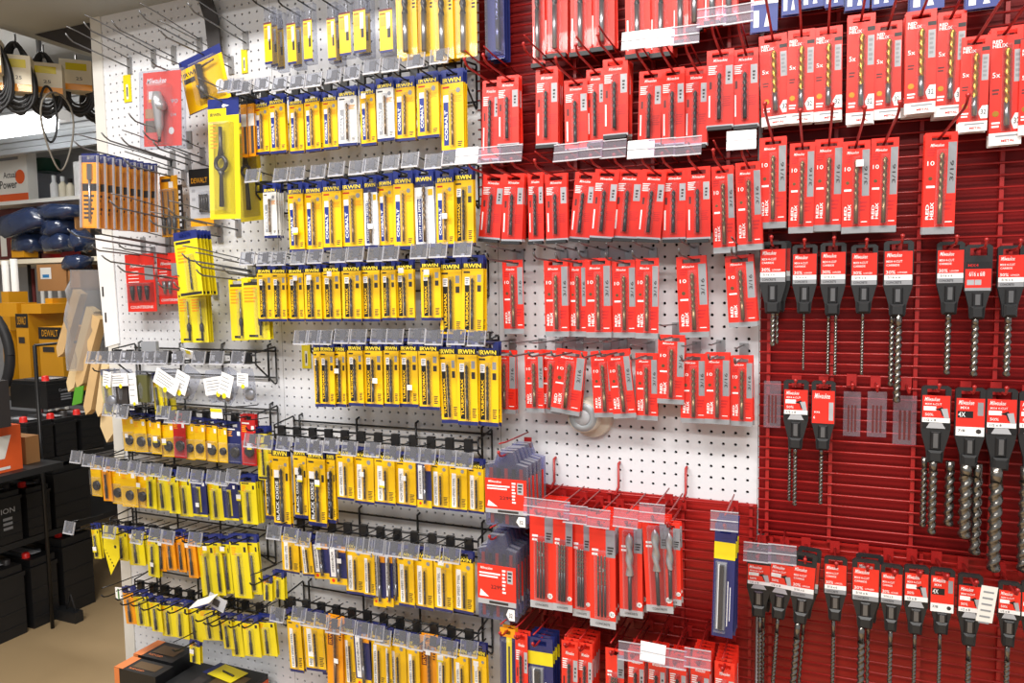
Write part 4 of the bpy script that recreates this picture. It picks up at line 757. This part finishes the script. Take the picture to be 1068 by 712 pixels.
# dark strap hanging from the canopy
b = MB(); pts = [(213, -2), (220, 20), (224, 56)]; q = [atY(x, y, -.03) for x, y in pts]; wv = .045
b.add([(v.x-wv/2, -.03, v.z) for v in q]+[(v.x+wv/2, -.03, v.z) for v in q]+[(v.x-wv/2, -.024, v.z) for v in q]+[(v.x+wv/2, -.024, v.z) for v in q], [(3,0,1,4)[::-1],(4,1,2,5)[::-1],(6,9,10,7)[::-1],(7,10,11,8)[::-1],(0,6,7,1)[::-1],(1,7,8,2)[::-1],(3,4,10,9)[::-1],(4,5,11,10)[::-1],(2,8,11,5)[::-1]], 'dark')
tag(obj('dark_strap', b), 'dark grey metal strap running up the pegboard to the canopy', 'strap')
# round thermostat
p = atY(613, 432, 0); root = empty('thermostat', (p.x, 0, p.z)); tag(root, 'round cream thermostat with silver dial on the bare pegboard', 'thermostat')
b = MB(); b.lathe([(.001, -.016), (.044, -.016), (.047, -.012), (.048, 0)], .014, -.004, 'thermowhite', 28, 'y'); obj('base_ring', b, root)
b = MB(); b.lathe([(.030, -.040), (.036, -.038), (.0385, -.013)], 0, 0, 'thermowhite', 32, 'y'); obj('body', b, root)
b = MB(); b.lathe([(.019, -.0440), (.0195, -.0445), (.030, -.0430), (.033, -.0395)], 0, 0, 'silver', 32, 'y'); obj('dial', b, root)
b = MB(); b.lathe([(.0005, -.0465), (.0165, -.0462), (.0178, -.0445), (.0178, -.041)], 0, 0, 'lightgrey', 28, 'y'); obj('centre_cap', b, root)

# ================================================================== LEFT SIDE: boxes, belts, stakes, battery rack, back shelves
def pbox(name, label, cat, x0, x1, y0, y1, z0, z1, m, extra=None, group=None):
    root = empty(name, ((x0+x1)/2, (y0+y1)/2, z0)); tag(root, label, cat, group); hx, hy, h = (x1-x0)/2, (y1-y0)/2, z1-z0
    b = MB(); b.box(-hx, hx, -hy, hy, 0, h, m); obj('box', b, root)
    if extra: extra(root, hx, hy, h)
    return root
# product boxes on the base deck
def tops(om, txt):
    def f(root, hx, hy, h):
        b = MB(); b.box(-hx-.0005, -hx*.55, -hy-.0005, hy, h*.0+.001, h+.0008, om) if False else None
        c = MB(); z = h+.0006
        c.add([(-hx, -hy, z), (-hx*.58, -hy, z), (-hx*.58, hy, z), (-hx, hy, z)], [(0,1,2,3)], om); z += .0004
        c.add([(-hx*.4, -hy*.4, z), (hx*.7, -hy*.4, z), (hx*.7, hy*.6, z), (-hx*.4, hy*.6, z)], [(0,1,2,3)], 'bronze')
        vs, fs = word(txt); c.add([(-hx*.05+u*hx*.7, -hy*.65+v*hy*.2, z+.0003) for u, v in vs], fs, 'copperorange'); c.rect(-hx, -hx*.75, 0, h, -hy-.0006, om); c.text(txt, 0, h*.5, hx*1.2, h*.22, -hy-.0006, 'copperorange'); obj('printed_panel', c, root)
    return f
pbox('product_box', 'black and orange carton in front, lowest left corner', 'box', -1.862, -1.70, -.172, -.108, .14, .414, 'black', tops('copperorange', 'RIDGID'))
pbox('product_box', 'black and orange carton against the pegboard, lower left', 'box', -1.868, -1.715, -.101, -.012, .14, .418, 'black', tops('copperorange', 'RIDGID'))
pbox('product_box', 'black carton with orange end under a loose yellow card', 'box', -1.60, -1.425, -.22, -.03, .14, .405, 'black', lambda r, hx, hy, h: (tops('dark', 'PRO')(r, hx, hy, h), obj('orange_end', (lambda b: (b.add([(hx+.0006, -hy, 0), (hx+.0006, hy, 0), (hx+.0006, hy, h*.95), (hx+.0006, -hy, h*.95)], [(0,1,2,3)], 'boxorange'), b)[1])(MB()), r)))
pbox('product_box', 'plain black carton between the two orange-marked boxes', 'box', -1.695, -1.605, -.25, -.02, .14, .385, 'plasticblack')
b = MB(); b.box(-.05, .05, -.03, .03, 0, .0012, 'lemon'); b.box(-.07, -.05, -.03, .03, 0, .0012, 'blue'); b.tube([(-.02, 0, .003), (.03, -.004, .003)], .003, 'darksteel', 6); tag(obj('threading_tap_card', b, None, (-1.53, -.075, .4085), (0, 0, -.15)), 'yellow tap card lying flat on the black carton', 'tool pack')

# belts hung along the canopy edge, with cream sleeves
def belts(i, px, py, pw, ph, yb, X, n, thin=None):
    p = atX(px+pw/2, py, X); q = atX(px+pw/2, py+ph, X); bt = atX(px+pw/2, yb, X); Y = p.y; zt = ZTOP-.03
    root = empty('drive_belt', (X, Y, zt), (0, 0, .8)); tag(root, '%s bundle of black drive belts from left below canopy, cream sleeve' % ORD[i], 'belt', 'drive belts under the canopy')
    for k in range(n):
        m = MB(); H = (zt-bt.z)*(1-.07*(k % 4)); R_ = .060-.007*(k % 5); pts = []
        for a in range(25):
            t = a*2*math.pi/24; s_ = math.sin(t); c_ = math.cos(t); pts.append((R_*s_*(.55+.45*(1-c_)/2), .008*k-.024+.004*s_, -H/2+H/2*c_))
        m.tube(pts, .0042, 'rubber', 6, False); obj('belt', m, root)
    c = MB(); h_ = p.z-q.z; w_ = pw/764*2.95/2; c.box(-w_, w_, -.034, .032, q.z-zt, p.z-zt, 'cream'); c.rect(-w_, w_, q.z-zt, q.z-zt+h_*.2, -.0346, 'orange'); c.rect(-w_*.6, w_*.7, p.z-zt-h_*.35, p.z-zt-h_*.12, -.0346, 'lemon'); c.text('25', w_*.2, q.z-zt+h_*.38, w_*.4, h_*.1, -.0346, 'dark'); obj('paper_sleeve', c, root)
    hk = MB(); hk.tube([(0, 0, .032), (0, 0, -.006), (.0, -.012, -.012), (0, -.02, -.004)], .003, 'hookgrey', 6); obj('hook', hk, root)
for i, a in enumerate([(-16, 42, 14, 35, 116, -2.36, 6), (6, 60, 22, 37, 118, -2.36, 7), (32, 68, 28, 31, 122, -2.38, 7), (67, 65, 25, 31, 120, -2.38, 7), (95, 72, 8, 28, 128, -2.40, 7)]): belts(i, *a)
b = MB(); pc = atX(54, 135, -2.33); 
b.tube([(0, pc.y+.075*math.sin(t*math.pi/12)*(.7+.3*math.cos(t*math.pi/12)), pc.z+.04-.125*-math.cos(t*math.pi/12)-.05) for t in range(25)], .0032, 'rubbergrey', 6, False); o = tag(obj('loose_belt', b, None, (-2.30, 0, 0)), 'large thin grey belt loop hanging lowest under the canopy', 'belt')
b = MB(); b.tube([(0, pc.y+.028*math.sin(t*math.pi/12), pc.z+.05+.09*math.cos(t*math.pi/12)) for t in range(25)], .004, 'rubber', 6, False); tag(obj('loose_belt', b, None, (-2.34, 0, 0)), 'narrow dark belt loop inside the large grey loop', 'belt')
# packs at the end of the belt row
b = MB(); p = atY(112, 65, .03); q = atY(112, 140, .03); b.box(-.022, .022, -.004, .004, q.z-p.z, 0, 'plasticblack'); b.rect(-.018, .016, (q.z-p.z)*.95, (q.z-p.z)*.1, -.0046, 'grey'); b.rect(.004, .018, (q.z-p.z)*.9, (q.z-p.z)*.4, -.005, 'lemon'); tag(obj('saw_blade_pack', b, None, (p.x, p.y, p.z), (0, -.08, 0)), 'dark upright blade pack hanging between belts and pegboard', 'tool pack')
b = MB(); p = atY(108, 100, .12); b.box(-.018, .018, -.012, .012, -.28, ZTOP-p.z, 'wood'); tag(obj('wooden_batten', b, None, p), 'narrow upright wooden batten behind the dark blade pack', 'wood')

# wooden stakes beside the wall's end
def stake(i, xa, ya, xb, yb, wpx, Y, m, label):
    a = atY(xa, ya, Y); c = atY(xb, yb, Y); d = (a-c); L_ = d.length; ang = math.atan2(d.x, d.z); w_ = wpx/764*2.65/2
    b = MB(); b.prism([(-w_, w_*1.4), (0, 0), (w_, w_*1.4), (w_, L_), (-w_, L_)], -w_*.7, w_*.7, m); tag(obj('wooden_stake', b, None, c, (0, ang, 0)), label, 'stake', 'wooden stakes by the wall end')
stake(0, 84, 304, 64, 372, 11, .10, 'wood', 'longest leaning wooden stake, leftmost by the yellow boxes')
stake(1, 98, 322, 75, 408, 11, .07, 'woodpale', 'second leaning wooden stake from left')
stake(2, 104, 330, 84, 404, 11, .04, 'wood', 'third leaning wooden stake from left')
stake(3, 104, 372, 93, 432, 10, .02, 'wood', 'short pointed stake above the black batteries')
stake(4, 112, 380, 105, 434, 8, .0, 'woodpale', 'thin pale stake beside the short pointed one')
stake(5, 122, 392, 118, 460, 19, .03, 'woodpale', 'widest pale stake, lowest and nearest the die cards')
def film(name, label, cat, quad, Y, m, t=.01):
    v = [atY(x, y, Y) for x, y in quad]; b = MB(); b.add([tuple(p) for p in v]+[(p.x, p.y+t, p.z) for p in v], [(0,1,2,3),(7,6,5,4),(0,4,5,1),(1,5,6,2),(2,6,7,3),(3,7,4,0)], m); return tag(obj(name, b), label, cat)
ps = film('plastic_sheet', 'long white plastic strip hanging below the spade bit packs', 'strip', [(110, 362), (99, 245), (116, 245), (124, 358)], -.006, 'white', .004)
for (sx, sy) in ((107, 303), (110, 330)):
    q = atY(sx, sy, -.0075); b = MB(); b.box(q.x-.003, q.x+.003, q.y, q.y+.001, q.z-.018, q.z+.012, 'dark'); obj('slot', b, ps)
film('seed_packet', 'green card hanging in front of the stacked batteries', 'card', [(75, 423), (78, 404), (87, 402), (85, 420)], .02, 'limegreen', .003)
film('seed_packet', 'green card tucked behind the white plastic strip', 'card', [(113, 325), (114, 300), (122, 296), (122, 322)], .05, 'limegreen', .003)

clear('wrap', (226, 226, 226), .8, .22, .2)
def wrap(xa, xb, ya, yb, Y):
    a = atY(xa, ya, Y); c = atY(xb, yb, Y); hx = (c.x-a.x)/2; hz = (a.z-c.z)/2; vs = []; fs = []; rr = random.Random(5)
    for i in range(11):
        t = i/10; kx = .55+.45*math.sin(math.pi*min(1, t*1.1))
        for j in range(14):
            u = j*2*math.pi/14; k = 1+rr.uniform(-.14, .14); vs.append((hx*kx*math.cos(u)*k+hx*.55*(.5-t), .05*math.sin(u)*k, hz*(1-2*t)))
    for i in range(10):
        for j in range(14): fs.append((i*14+j, (i+1)*14+j, (i+1)*14+(j+1) % 14, i*14+(j+1) % 14))
    b = MB(); b.add(vs, fs, 'wrap', True); tag(obj('stake_wrap', b, None, ((a.x+c.x)/2, Y, (a.z+c.z)/2)), 'crumpled clear plastic wrap bundled around the wooden stakes', 'wrap')
wrap(70, 110, 282, 386, .055)

# battery rack: batteries facing the aisle (+X)
BX = -3.2
def battery(i, xa, ya, xb, yb, depth, label, zb, X=BX, red=None, text=None, handle=False):
    """front face from pixel (xa,ya)=near top corner to (xb,yb)=far bottom corner on plane X"""
    a = atX(xa, ya, X); c = atX(xb, yb, X); y0, y1 = a.y, c.y; z1, z0 = a.z, zb
    root = empty('car_battery', (X-depth/2, (y0+y1)/2, z0)); tag(root, label, 'battery', 'black car batteries'); hx, hy, h = depth/2, abs(y1-y0)/2, z1-z0
    b = MB(); b.box(-hx, hx, -hy, hy, 0, h*.86, 'battery'); b.box(-hx-.004, hx+.004, -hy-.004, hy+.004, h*.80, h*.86, 'battery'); cs = obj('case', b, root)
    for k in range(3):
        g = MB(); g.box(hx, hx+.003, -hy*.96, hy*.96, h*(.12+.2*k), h*(.15+.2*k), 'battery'); obj('case_rib', g, cs)
    t = MB(); t.box(-hx*.96, hx*.96, -hy*.96, hy*.96, h*.86, h*.96, 'battery'); t.box(-hx*.5, hx*.5, -hy*.7, hy*.7, h*.96, h, 'batterytop'); ld = obj('lid', t, root)
    s = MB(); s.box(-hx*.2, hx*.75, -hy*.4, hy*.3, h*1.0, h*1.003, 'lightgrey'); obj('top_label', s, ld)
    for k, sgn in enumerate((-1, 1)):
        if red is None or red == 2 or k == 0:
            r = MB(); r.lathe([(.016, 0), (.016, .02), (.010, .024)], hx*.6, sgn*hy*.62, 'brightred' if (k == 0 or red == 2) else 'dark', 10, 'z', h*.96); obj('terminal_cap', r, ld)
    if text:
        q = MB(); vs, fs = word(text); q.add([(hx+.004, u*hy*.9+hy*.1, h*.62+v*h*.10) for u, v in vs], fs, 'lightgrey'); 
        for k in range(3): q.add([(hx+.004, -hy*.25, h*(.44-.09*k)), (hx+.004, hy*.35, h*(.44-.09*k)), (hx+.004, hy*.35, h*(.49-.09*k)), (hx+.004, -hy*.25, h*(.49-.09*k))], [(0,1,2,3)], 'grey')
        obj('printed_text', q, cs)
    return root, z0
Z2 = atX(57, 476, BX).z; Z3 = atX(54, 552, BX).z; ZB2 = atX(57, 437, BX).z+.024
battery(0, 48, 397, 86, 428, .26, 'topmost car battery with white lettering beside the green card', ZB2, red=0, text='Continental', X=-3.35)
battery(1, 28, 440, 57, 478, .28, 'left car battery of the second tier with a red cap', Z2)
battery(2, 57, 436, 81, 473, .28, 'right car battery of the second tier with a blue dot', Z2)
battery(3, 84, 432, 109, 470, .28, 'far car battery of the second tier behind the stakes', Z2)
battery(4, -12, 516, 26, 590, .28, 'nearest car battery of the third tier, cut by the frame', Z3, text='ION')
battery(5, 55, 486, 95, 532, .28, 'far car battery of the third tier behind tap cards', Z3)
battery(6, 27, 508, 54, 552, .28, 'middle car battery of the third tier', Z3)
battery(7, -20, 600, 30, 676, .3, 'nearest ribbed car battery on the floor tier', 0)
battery(8, 31, 582, 62, 636, .3, 'second floor-tier car battery with a red cap', 0, red=0)
battery(9, 64, 560, 98, 600, .3, 'far floor-tier car battery below the tap cards', 0)
a_ = atX(62, 637, BX); b = MB(); b.box(-.05, .10, -.02, .02, 0, .05, 'plasticblack'); b.tube([(.02, 0, .05), (.05, 0, .12), (.08, 0, .05)], .004, 'rubber', 6); tag(obj('battery_strap', b, None, (BX+.03, a_.y, 0)), 'black strap handle on the floor by the batteries', 'strap')
# battery shelves and posts
for i, (y0, y1, z) in enumerate(((-.3, 1.9, Z2), (-.3, 1.9, Z3))):
    b = MB(); b.box(-3.75, -3.2, y0, y1, z-.03, z-.004, 'plasticblack'); tag(obj('battery_shelf', b), ['upper black shelf under the second tier of batteries', 'lower black shelf under the third tier of batteries'][i], 'shelf')
for i, px in enumerate((36,)):
    a = atX(px, 360, -3.13); b = MB(); b.tube([(0, 0, 0), (0, 0, a.z)], .008, 'wireblack', 6); b.tube([(0, 0, a.z), (0, .35, a.z)], .006, 'wireblack', 6); tag(obj('rack_post', b, None, (-3.13, a.y, 0)), 'thin black rack post in front of the yellow boxes', 'post')
# orange and brown cartons in the near left
pa = atX(0, 443, -2.95); pb_ = atX(24, 488, -2.95)
def b_orange(root, hx, hy, h):
    c = MB(); q = [(hx+.001, -hy*.2), (hx+.001, hy*.4)]
    c.add([(hx+.001, -hy*.3, h*.3), (hx+.001, hy*.3, h*.3), (hx+.001, hy*.6, h*.8), (hx+.001, hy*.1, h*.8)], [(0,1,2,3)], 'paper')
    c.add([(hx+.001, -hy*.8, h*.06), (hx+.001, hy*.5, h*.06), (hx+.001, hy*.5, h*.12), (hx+.001, -hy*.8, h*.12)], [(0,1,2,3)], 'paper')
    obj('printed_panel', c, root)
pbox('product_box', 'orange carton with a white drawing, left edge', 'box', -3.2, -2.95, pa.y-.12, pb_.y, pb_.z, pa.z-.01, 'boxorange', b_orange)
pa = atX(26, 456, -3.0); pb_ = atX(42, 482, -3.0); pbox('product_box', 'small brown carton right of the orange one', 'box', -3.18, -3.0, pa.y, pb_.y, pb_.z, pa.z, 'cardboard')
b = MB(); zsh = atX(20, 488, -2.95).z; b.box(-3.3, -2.9, -.6, pb_.y+.03, zsh-.03, zsh-.004, 'plasticblack'); tag(obj('carton_shelf', b), 'black shelf under the orange and brown cartons', 'shelf')

# back shelves parallel to the wall, further off
YB = 1.75
zs1 = atY(40, 207, YB).z; zs2 = atY(40, 270, YB).z
xl, xr = -6.6, atY(112, 230, YB).x+.6
def shelfpart(nm, label, cat, x0, x1, y0, y1, z0, z1, m, group=None): b = MB(); b.box(x0, x1, y0, y1, z0, z1, m); return tag(obj(nm, b), label, cat, group)
shelfpart('shelving_back', 'light grey back panel of the shelving beyond the batteries', 'panel', xl, xr, YB+.42, YB+.44, 0, 2.5, 'lightgrey')
shelfpart('shelf_board', 'white shelf board carrying the bottles and white carton', 'shelf', xl, xr, YB, YB+.42, zs1-.025, zs1-.0005, 'shelfwhite'); shelfpart('shelf_board', 'cream shelf board carrying the shiny blue bags', 'shelf', xl, xr, YB-.05, YB+.42, zs2-.03, zs2-.0005, 'cream')
shelfpart('shelf_board', 'dark low shelf board behind the yellow cartons', 'shelf', xl, xr, YB-.1, YB+.42, .55, .58, 'plasticblack')
zc = atY(60, 157, YB-.1).z
root = empty('shelf_canopy', ((xl+xr)/2, YB-.2, zc)); tag(root, 'grey corrugated canopy above the back shelves', 'canopy')
for k in range(12):
    b = MB(); b.box(-(xr-xl)/2, (xr-xl)/2, .06+.008*(k % 2)-.012*k, .10-.012*k, .002+.034*k, .034*(k+1), 'corrugated'); obj('canopy_rib', b, root)
# fluorescent strip glowing under the canopy edge
lm = bpy.data.materials.new('lamp_glow'); lm.use_nodes = True; e_ = lm.node_tree.nodes['Principled BSDF']; e_.inputs['Emission Color'].default_value = (.93, .97, 1, 1); e_.inputs['Emission Strength'].default_value = 5; MATS['lamp_glow'] = lm
pL = atY(-40, 128, YB-.45); pR = atY(53, 128, YB-.45); root = empty('strip_lamp', ((pL.x+pR.x)/2, YB-.45, pR.z)); tag(root, 'bright white fluorescent strip lamp below the drive belts', 'lamp'); hl = (pR.x-pL.x)/2
b = MB(); b.tube([(-hl, 0, 0), (hl, 0, 0)], .05, 'lamp_glow', 12); obj('glowing_tube', b, root)
b = MB(); b.box(-hl, hl, .03, .12, .03, .09, 'lamphousing'); obj('housing', b, root)
for sx in (-hl*.6, hl*.6):
    b = MB(); b.box(sx-.01, sx+.01, .06, .08, .09, 2.95-pR.z, 'hookgrey'); obj('suspension_rod', b, root)
def onshelf(name, label, cat, x0, x1, yt, zb, m, dep=.16, extra=None, Y=YB+.03, group=None):
    a = atY(x0, yt, Y); c = atY(x1, yt, Y); zt_ = (a.z+c.z)/2; zt_ = min(zt_, zs1-.03) if zb < zs1-.01 else zt_; return pbox(name, label, cat, a.x, c.x, Y, Y+dep, zb, zt_, m, extra, group)
def b_power(root, hx, hy, h):
    c = MB(); c.text('Actual', -hx*.1, h*.56, hx*.8, h*.13, -hy-.002, 'dark'); c.text('Power', -hx*.2, h*.36, hx*1.1, h*.17, -hy-.002, 'dark'); c.disc(hx*.55, h*.5, hx*.3, -hy-.0015, 'boxorange', 14); c.rect(-hx, hx, 0, h*.16, -hy-.0015, 'boxorange'); c.rect(-hx*.8, hx*.5, h*.86, h*.92, -hy-.0015, 'grey'); obj('printed_panel', c, root)
onshelf('product_box', 'white carton with orange sun print on the top shelf', 'box', -6, 27, 160, zs1, 'paper', .07, b_power)
def bottle(i, px, yt, label, mb_, mc, r):
    p = atY(px, yt, YB+.1); H = p.z-zs1; root = empty('bottle', (p.x, YB+.1, zs1)); tag(root, label, 'bottle', 'bottles on the top back shelf')
    b = MB(); b.lathe([(r, 0), (r, H*.62), (r*.5, H*.74), (r*.45, H*.8)], 0, 0, mb_, 12); obj('body', b, root); b = MB(); b.lathe([(r*.55, H*.78), (r*.55, H)], 0, 0, mc, 10); obj('cap', b, root)
bottle(0, 56, 183, 'white bottle, leftmost of three on the top back shelf', 'white', 'white', .026)
bottle(1, 65, 184, 'tan bottle in the middle of three on the top shelf', 'cream', 'white', .026)
bottle(2, 73, 186, 'tan bottle with dark cap, rightmost of three', 'cream', 'dark', .026)
p = atY(49, 168, YB+.28); root2 = empty('jar', (p.x, YB+.28, zs1)); tag(root2, 'large clear jar with a dark green lid on the top shelf', 'jar'); H = atY(50, 166, YB+.28).z-zs1
b = MB(); b.lathe([(.075, 0), (.075, H*.7), (.07, H*.74)], 0, 0, 'cleargrey', 16); obj('body', b, root2); b = MB(); b.lathe([(.082, H*.72), (.082, H*.97), (.078, H)], 0, 0, 'darkgreen', 18); obj('lid', b, root2)
onshelf('paper_sheet', 'white paper sheet standing at the right of the bottles', 'paper', 76, 90, 168, zs1, 'white', .01)
def b_redbox(root, hx, hy, h):
    c = MB(); c.rect(-hx*.3, hx*.1, h*.45, h*.7, -hy-.0015, 'lemon'); c.poly([(hx*.1, h*.3), (hx*.3, h*.3), (hx*.7, h*.8), (hx*.3, h*.8)], -hy-.0015, 'orange'); c.rect(-hx*.9, -hx*.6, h*.1, h*.6, -hy-.0015, 'paper'); c.text('TOOL', -hx*.1, h*.25, hx*.5, h*.14, -hy-.002, 'white'); obj('printed_panel', c, root)
onshelf('product_box', 'dark red carton with yellow tool print under the white shelf', 'box', -4, 38, 211, zs2, 'maroon', .2, b_redbox, YB+.14)
onshelf('product_box', 'red carton behind the blue bags', 'box', 40, 60, 210, zs2, 'deepred', .15, None, YB+.14)
def pillow(name, label, cat, xa, xb, yt, yb, Y, m, dep, rot=0, group=None):
    a = atY(xa, yt, Y); c = atY(xb, yb, Y); hx = (c.x-a.x)/2*.96; hz = (a.z-c.z)/2*.95; b = MB(); n = 12; vs = []; fs = []
    random.seed(int(xa*7+yt))
    for i in range(7):
        t = -math.pi/2+math.pi*i/6
        for j in range(n):
            u = j*2*math.pi/n; k = 1+random.uniform(-.18, .18); cc = abs(math.cos(t))**.5
            vs.append((hx*math.copysign(abs(math.cos(u))**.6, math.cos(u))*cc*k, dep*math.copysign(abs(math.sin(u))**.6, math.sin(u))*cc*k, hz*math.copysign(abs(math.sin(t))**.7, math.sin(t))*k))
    for i in range(6):
        for j in range(n): fs.append((i*n+j, i*n+(j+1) % n, (i+1)*n+(j+1) % n, (i+1)*n+j))
    b.add(vs, fs, m, True); return tag(obj(name, b, None, ((a.x+c.x)/2, Y, (a.z+c.z)/2), (0, rot, 0)), label, cat, group)
pillow('plastic_bag', 'long shiny blue bag lying leftmost on the second shelf', 'bag', 2, 52, 224, 244, YB-.02, 'bluebag', .1, -.18, 'shiny blue bags')
pillow('plastic_bag', 'shiny blue bag on top of the bag stack', 'bag', 48, 84, 214, 229, YB+.0, 'bluebag', .1, 0, 'shiny blue bags')
pillow('plastic_bag', 'shiny blue bag in the middle of the bag stack', 'bag', 50, 78, 229, 246, YB+.02, 'bluebag', .1, 0, 'shiny blue bags')
pillow('plastic_bag', 'shiny blue bag at the bottom of the bag stack', 'bag', 50, 78, 244, 262, YB+.02, 'bluebag', .1, 0, 'shiny blue bags')
pillow('plastic_bag', 'shiny blue bag lying under the long leftmost bag', 'bag', 22, 48, 241, 264, YB+.05, 'bluebag', .1, 0, 'shiny blue bags')
pillow('plastic_bag', 'shiny blue bag leaning at the right beside the spade packs', 'bag', 76, 92, 240, 262, YB-.04, 'bluebag', .07, -.6, 'shiny blue bags')
pillow('plastic_bag', 'crumpled shiny blue bag below the second shelf', 'bag', 70, 92, 266, 283, YB-.1, 'bluebag', .07, 0, 'shiny blue bags')
def cart(label, xa, xb, yt, yb, Y, m, dep=.2, extra=None, name='product_box'):
    a = atY(xa, yt, Y); c = atY(xb, yb, Y); return pbox(name, label, 'box', a.x, c.x, Y, Y+dep, c.z, a.z, m, extra)
def b_lbl(root, hx, hy, h): c = MB(); c.rect(-hx*.75, -hx*.0, h*.45, h*.88, -hy-.0015, 'paper'); c.rect(-hx*.6, -hx*.15, h*.5, h*.62, -hy-.002, 'stickerblue'); obj('shipping_label', c, root)
cart('open brown cardboard carton with a white label under the shelf', 38, 70, 276, 303, YB-.15, 'cardboard', .3, b_lbl)
cart('brown carton edge beside the labelled cardboard carton', 71, 84, 282, 300, YB-.15, 'cardboard', .3)
cart('folded brown carton leaning between the blue bags', 44, 49, 238, 264, YB-.03, 'cardboard', .1)
cart('narrow brown carton right of the blue bag stack', 77, 81, 222, 262, YB+.0, 'cardboard', .1)
cart('small yellow carton at the left end of the second shelf', 11, 25, 250, 268, YB-.04, 'toolyellow', .1)
def b_dw(t):
    def f(root, hx, hy, h):
        c = MB(); c.rect(-hx, hx, h*.82, h, -hy-.0015, 'black'); c.text(t, 0, h*.91, hx*1.4, h*.10, -hy-.002, 'toolyellow')
        obj('printed_band', c, root)
        d = MB(); d.rect(-hx*.7, hx*.3, h*.62, h*.70, -hy-.0015, 'dark'); obj('printed_block', d, root)
    return f
YD_ = 1.12
cart('tall yellow tool carton with black top band, left', 16, 34, 327, 408, YD_, 'toolyellow', .2, b_dw('DEWALT'))
cart('large yellow tool carton with black band beside the stakes', 40, 68, 341, 410, YD_-.1, 'toolyellow', .22, b_dw('DEWALT'))
cart('flat yellow tool carton lying on the tall one', 22, 43, 317, 327, YD_, 'toolyellow', .2)
cart('upright yellow carton behind the wooden stakes', 47, 60, 311, 400, YD_+.16, 'toolyellow', .12)
cart('small upright yellow carton under the white tubes', 1, 15, 304, 400, YD_+.24, 'toolyellow', .12)
cart('yellow carton half hidden behind the black wheel', -8, 18, 316, 330, YD_+.05, 'toolyellow', .12)
cart('deep yellow carton at the far left below the wheel', 2, 15, 345, 412, YD_+.08, 'toolyellow', .1)
b = MB(); zz = atY(40, 405, YD_).z; b.box(-4.6, -3.0, YD_-.15, YD_+.45, zz-.045, zz-.02, 'plasticblack'); tag(obj('carton_shelf', b), 'black shelf under the yellow tool cartons', 'shelf')
for i, (px, y0, y1) in enumerate(((5, 272, 300), (14, 270, 304))):
    a = atY(px, y0, YD_+.30); c = atY(9, 304, YD_+.24); b = MB(); b.lathe([(.02, 0), (.02, a.z-c.z)], 0, 0, 'paper', 12); tag(obj('white_tube', b, None, (a.x, a.y, c.z)), ['left white tube above the yellow cartons', 'right white tube above the yellow cartons'][i], 'tube')
p = atY(-27, 370, .62); b = MB(); b.tube([(.20*math.cos(t*math.pi/16), 0, .24*math.sin(t*math.pi/16)) for t in range(33)], .022, 'rubber', 8, False); tag(obj('rubber_tyre', b, None, p, (0, 0, .2)), 'black rubber wheel at the left edge before yellow boxes', 'wheel')
b = MB(); p = atY(-3, 440, .2); b.box(-.05, .035, -.03, .03, -.02, .16, 'dark'); b.rect(-.05, .03, .03, .07, -.031, 'lightgrey'); b.rect(-.05, .03, .09, .11, -.031, 'cream'); tag(obj('display_stand', b, None, p), 'small dark display stand at the left edge above orange carton', 'stand')
for k, (px, y0, y1, m) in enumerate(((30, 276, 315, 'darksteel'), (34, 280, 315, 'maroon'), (44, 300, 330, 'paper'), (52, 302, 312, 'paper'), (62, 300, 335, 'paper'))):
    a = atY(px, y0, YB+.1); b = MB(); b.lathe([(.012, 0), (.012, a.z-.58)], 0, 0, m, 8); tag(obj('tool_rod', b, None, (a.x, a.y, .58)), '%s upright rod from left behind the yellow cartons' % ORD[k], 'rod', 'rods behind the cartons')
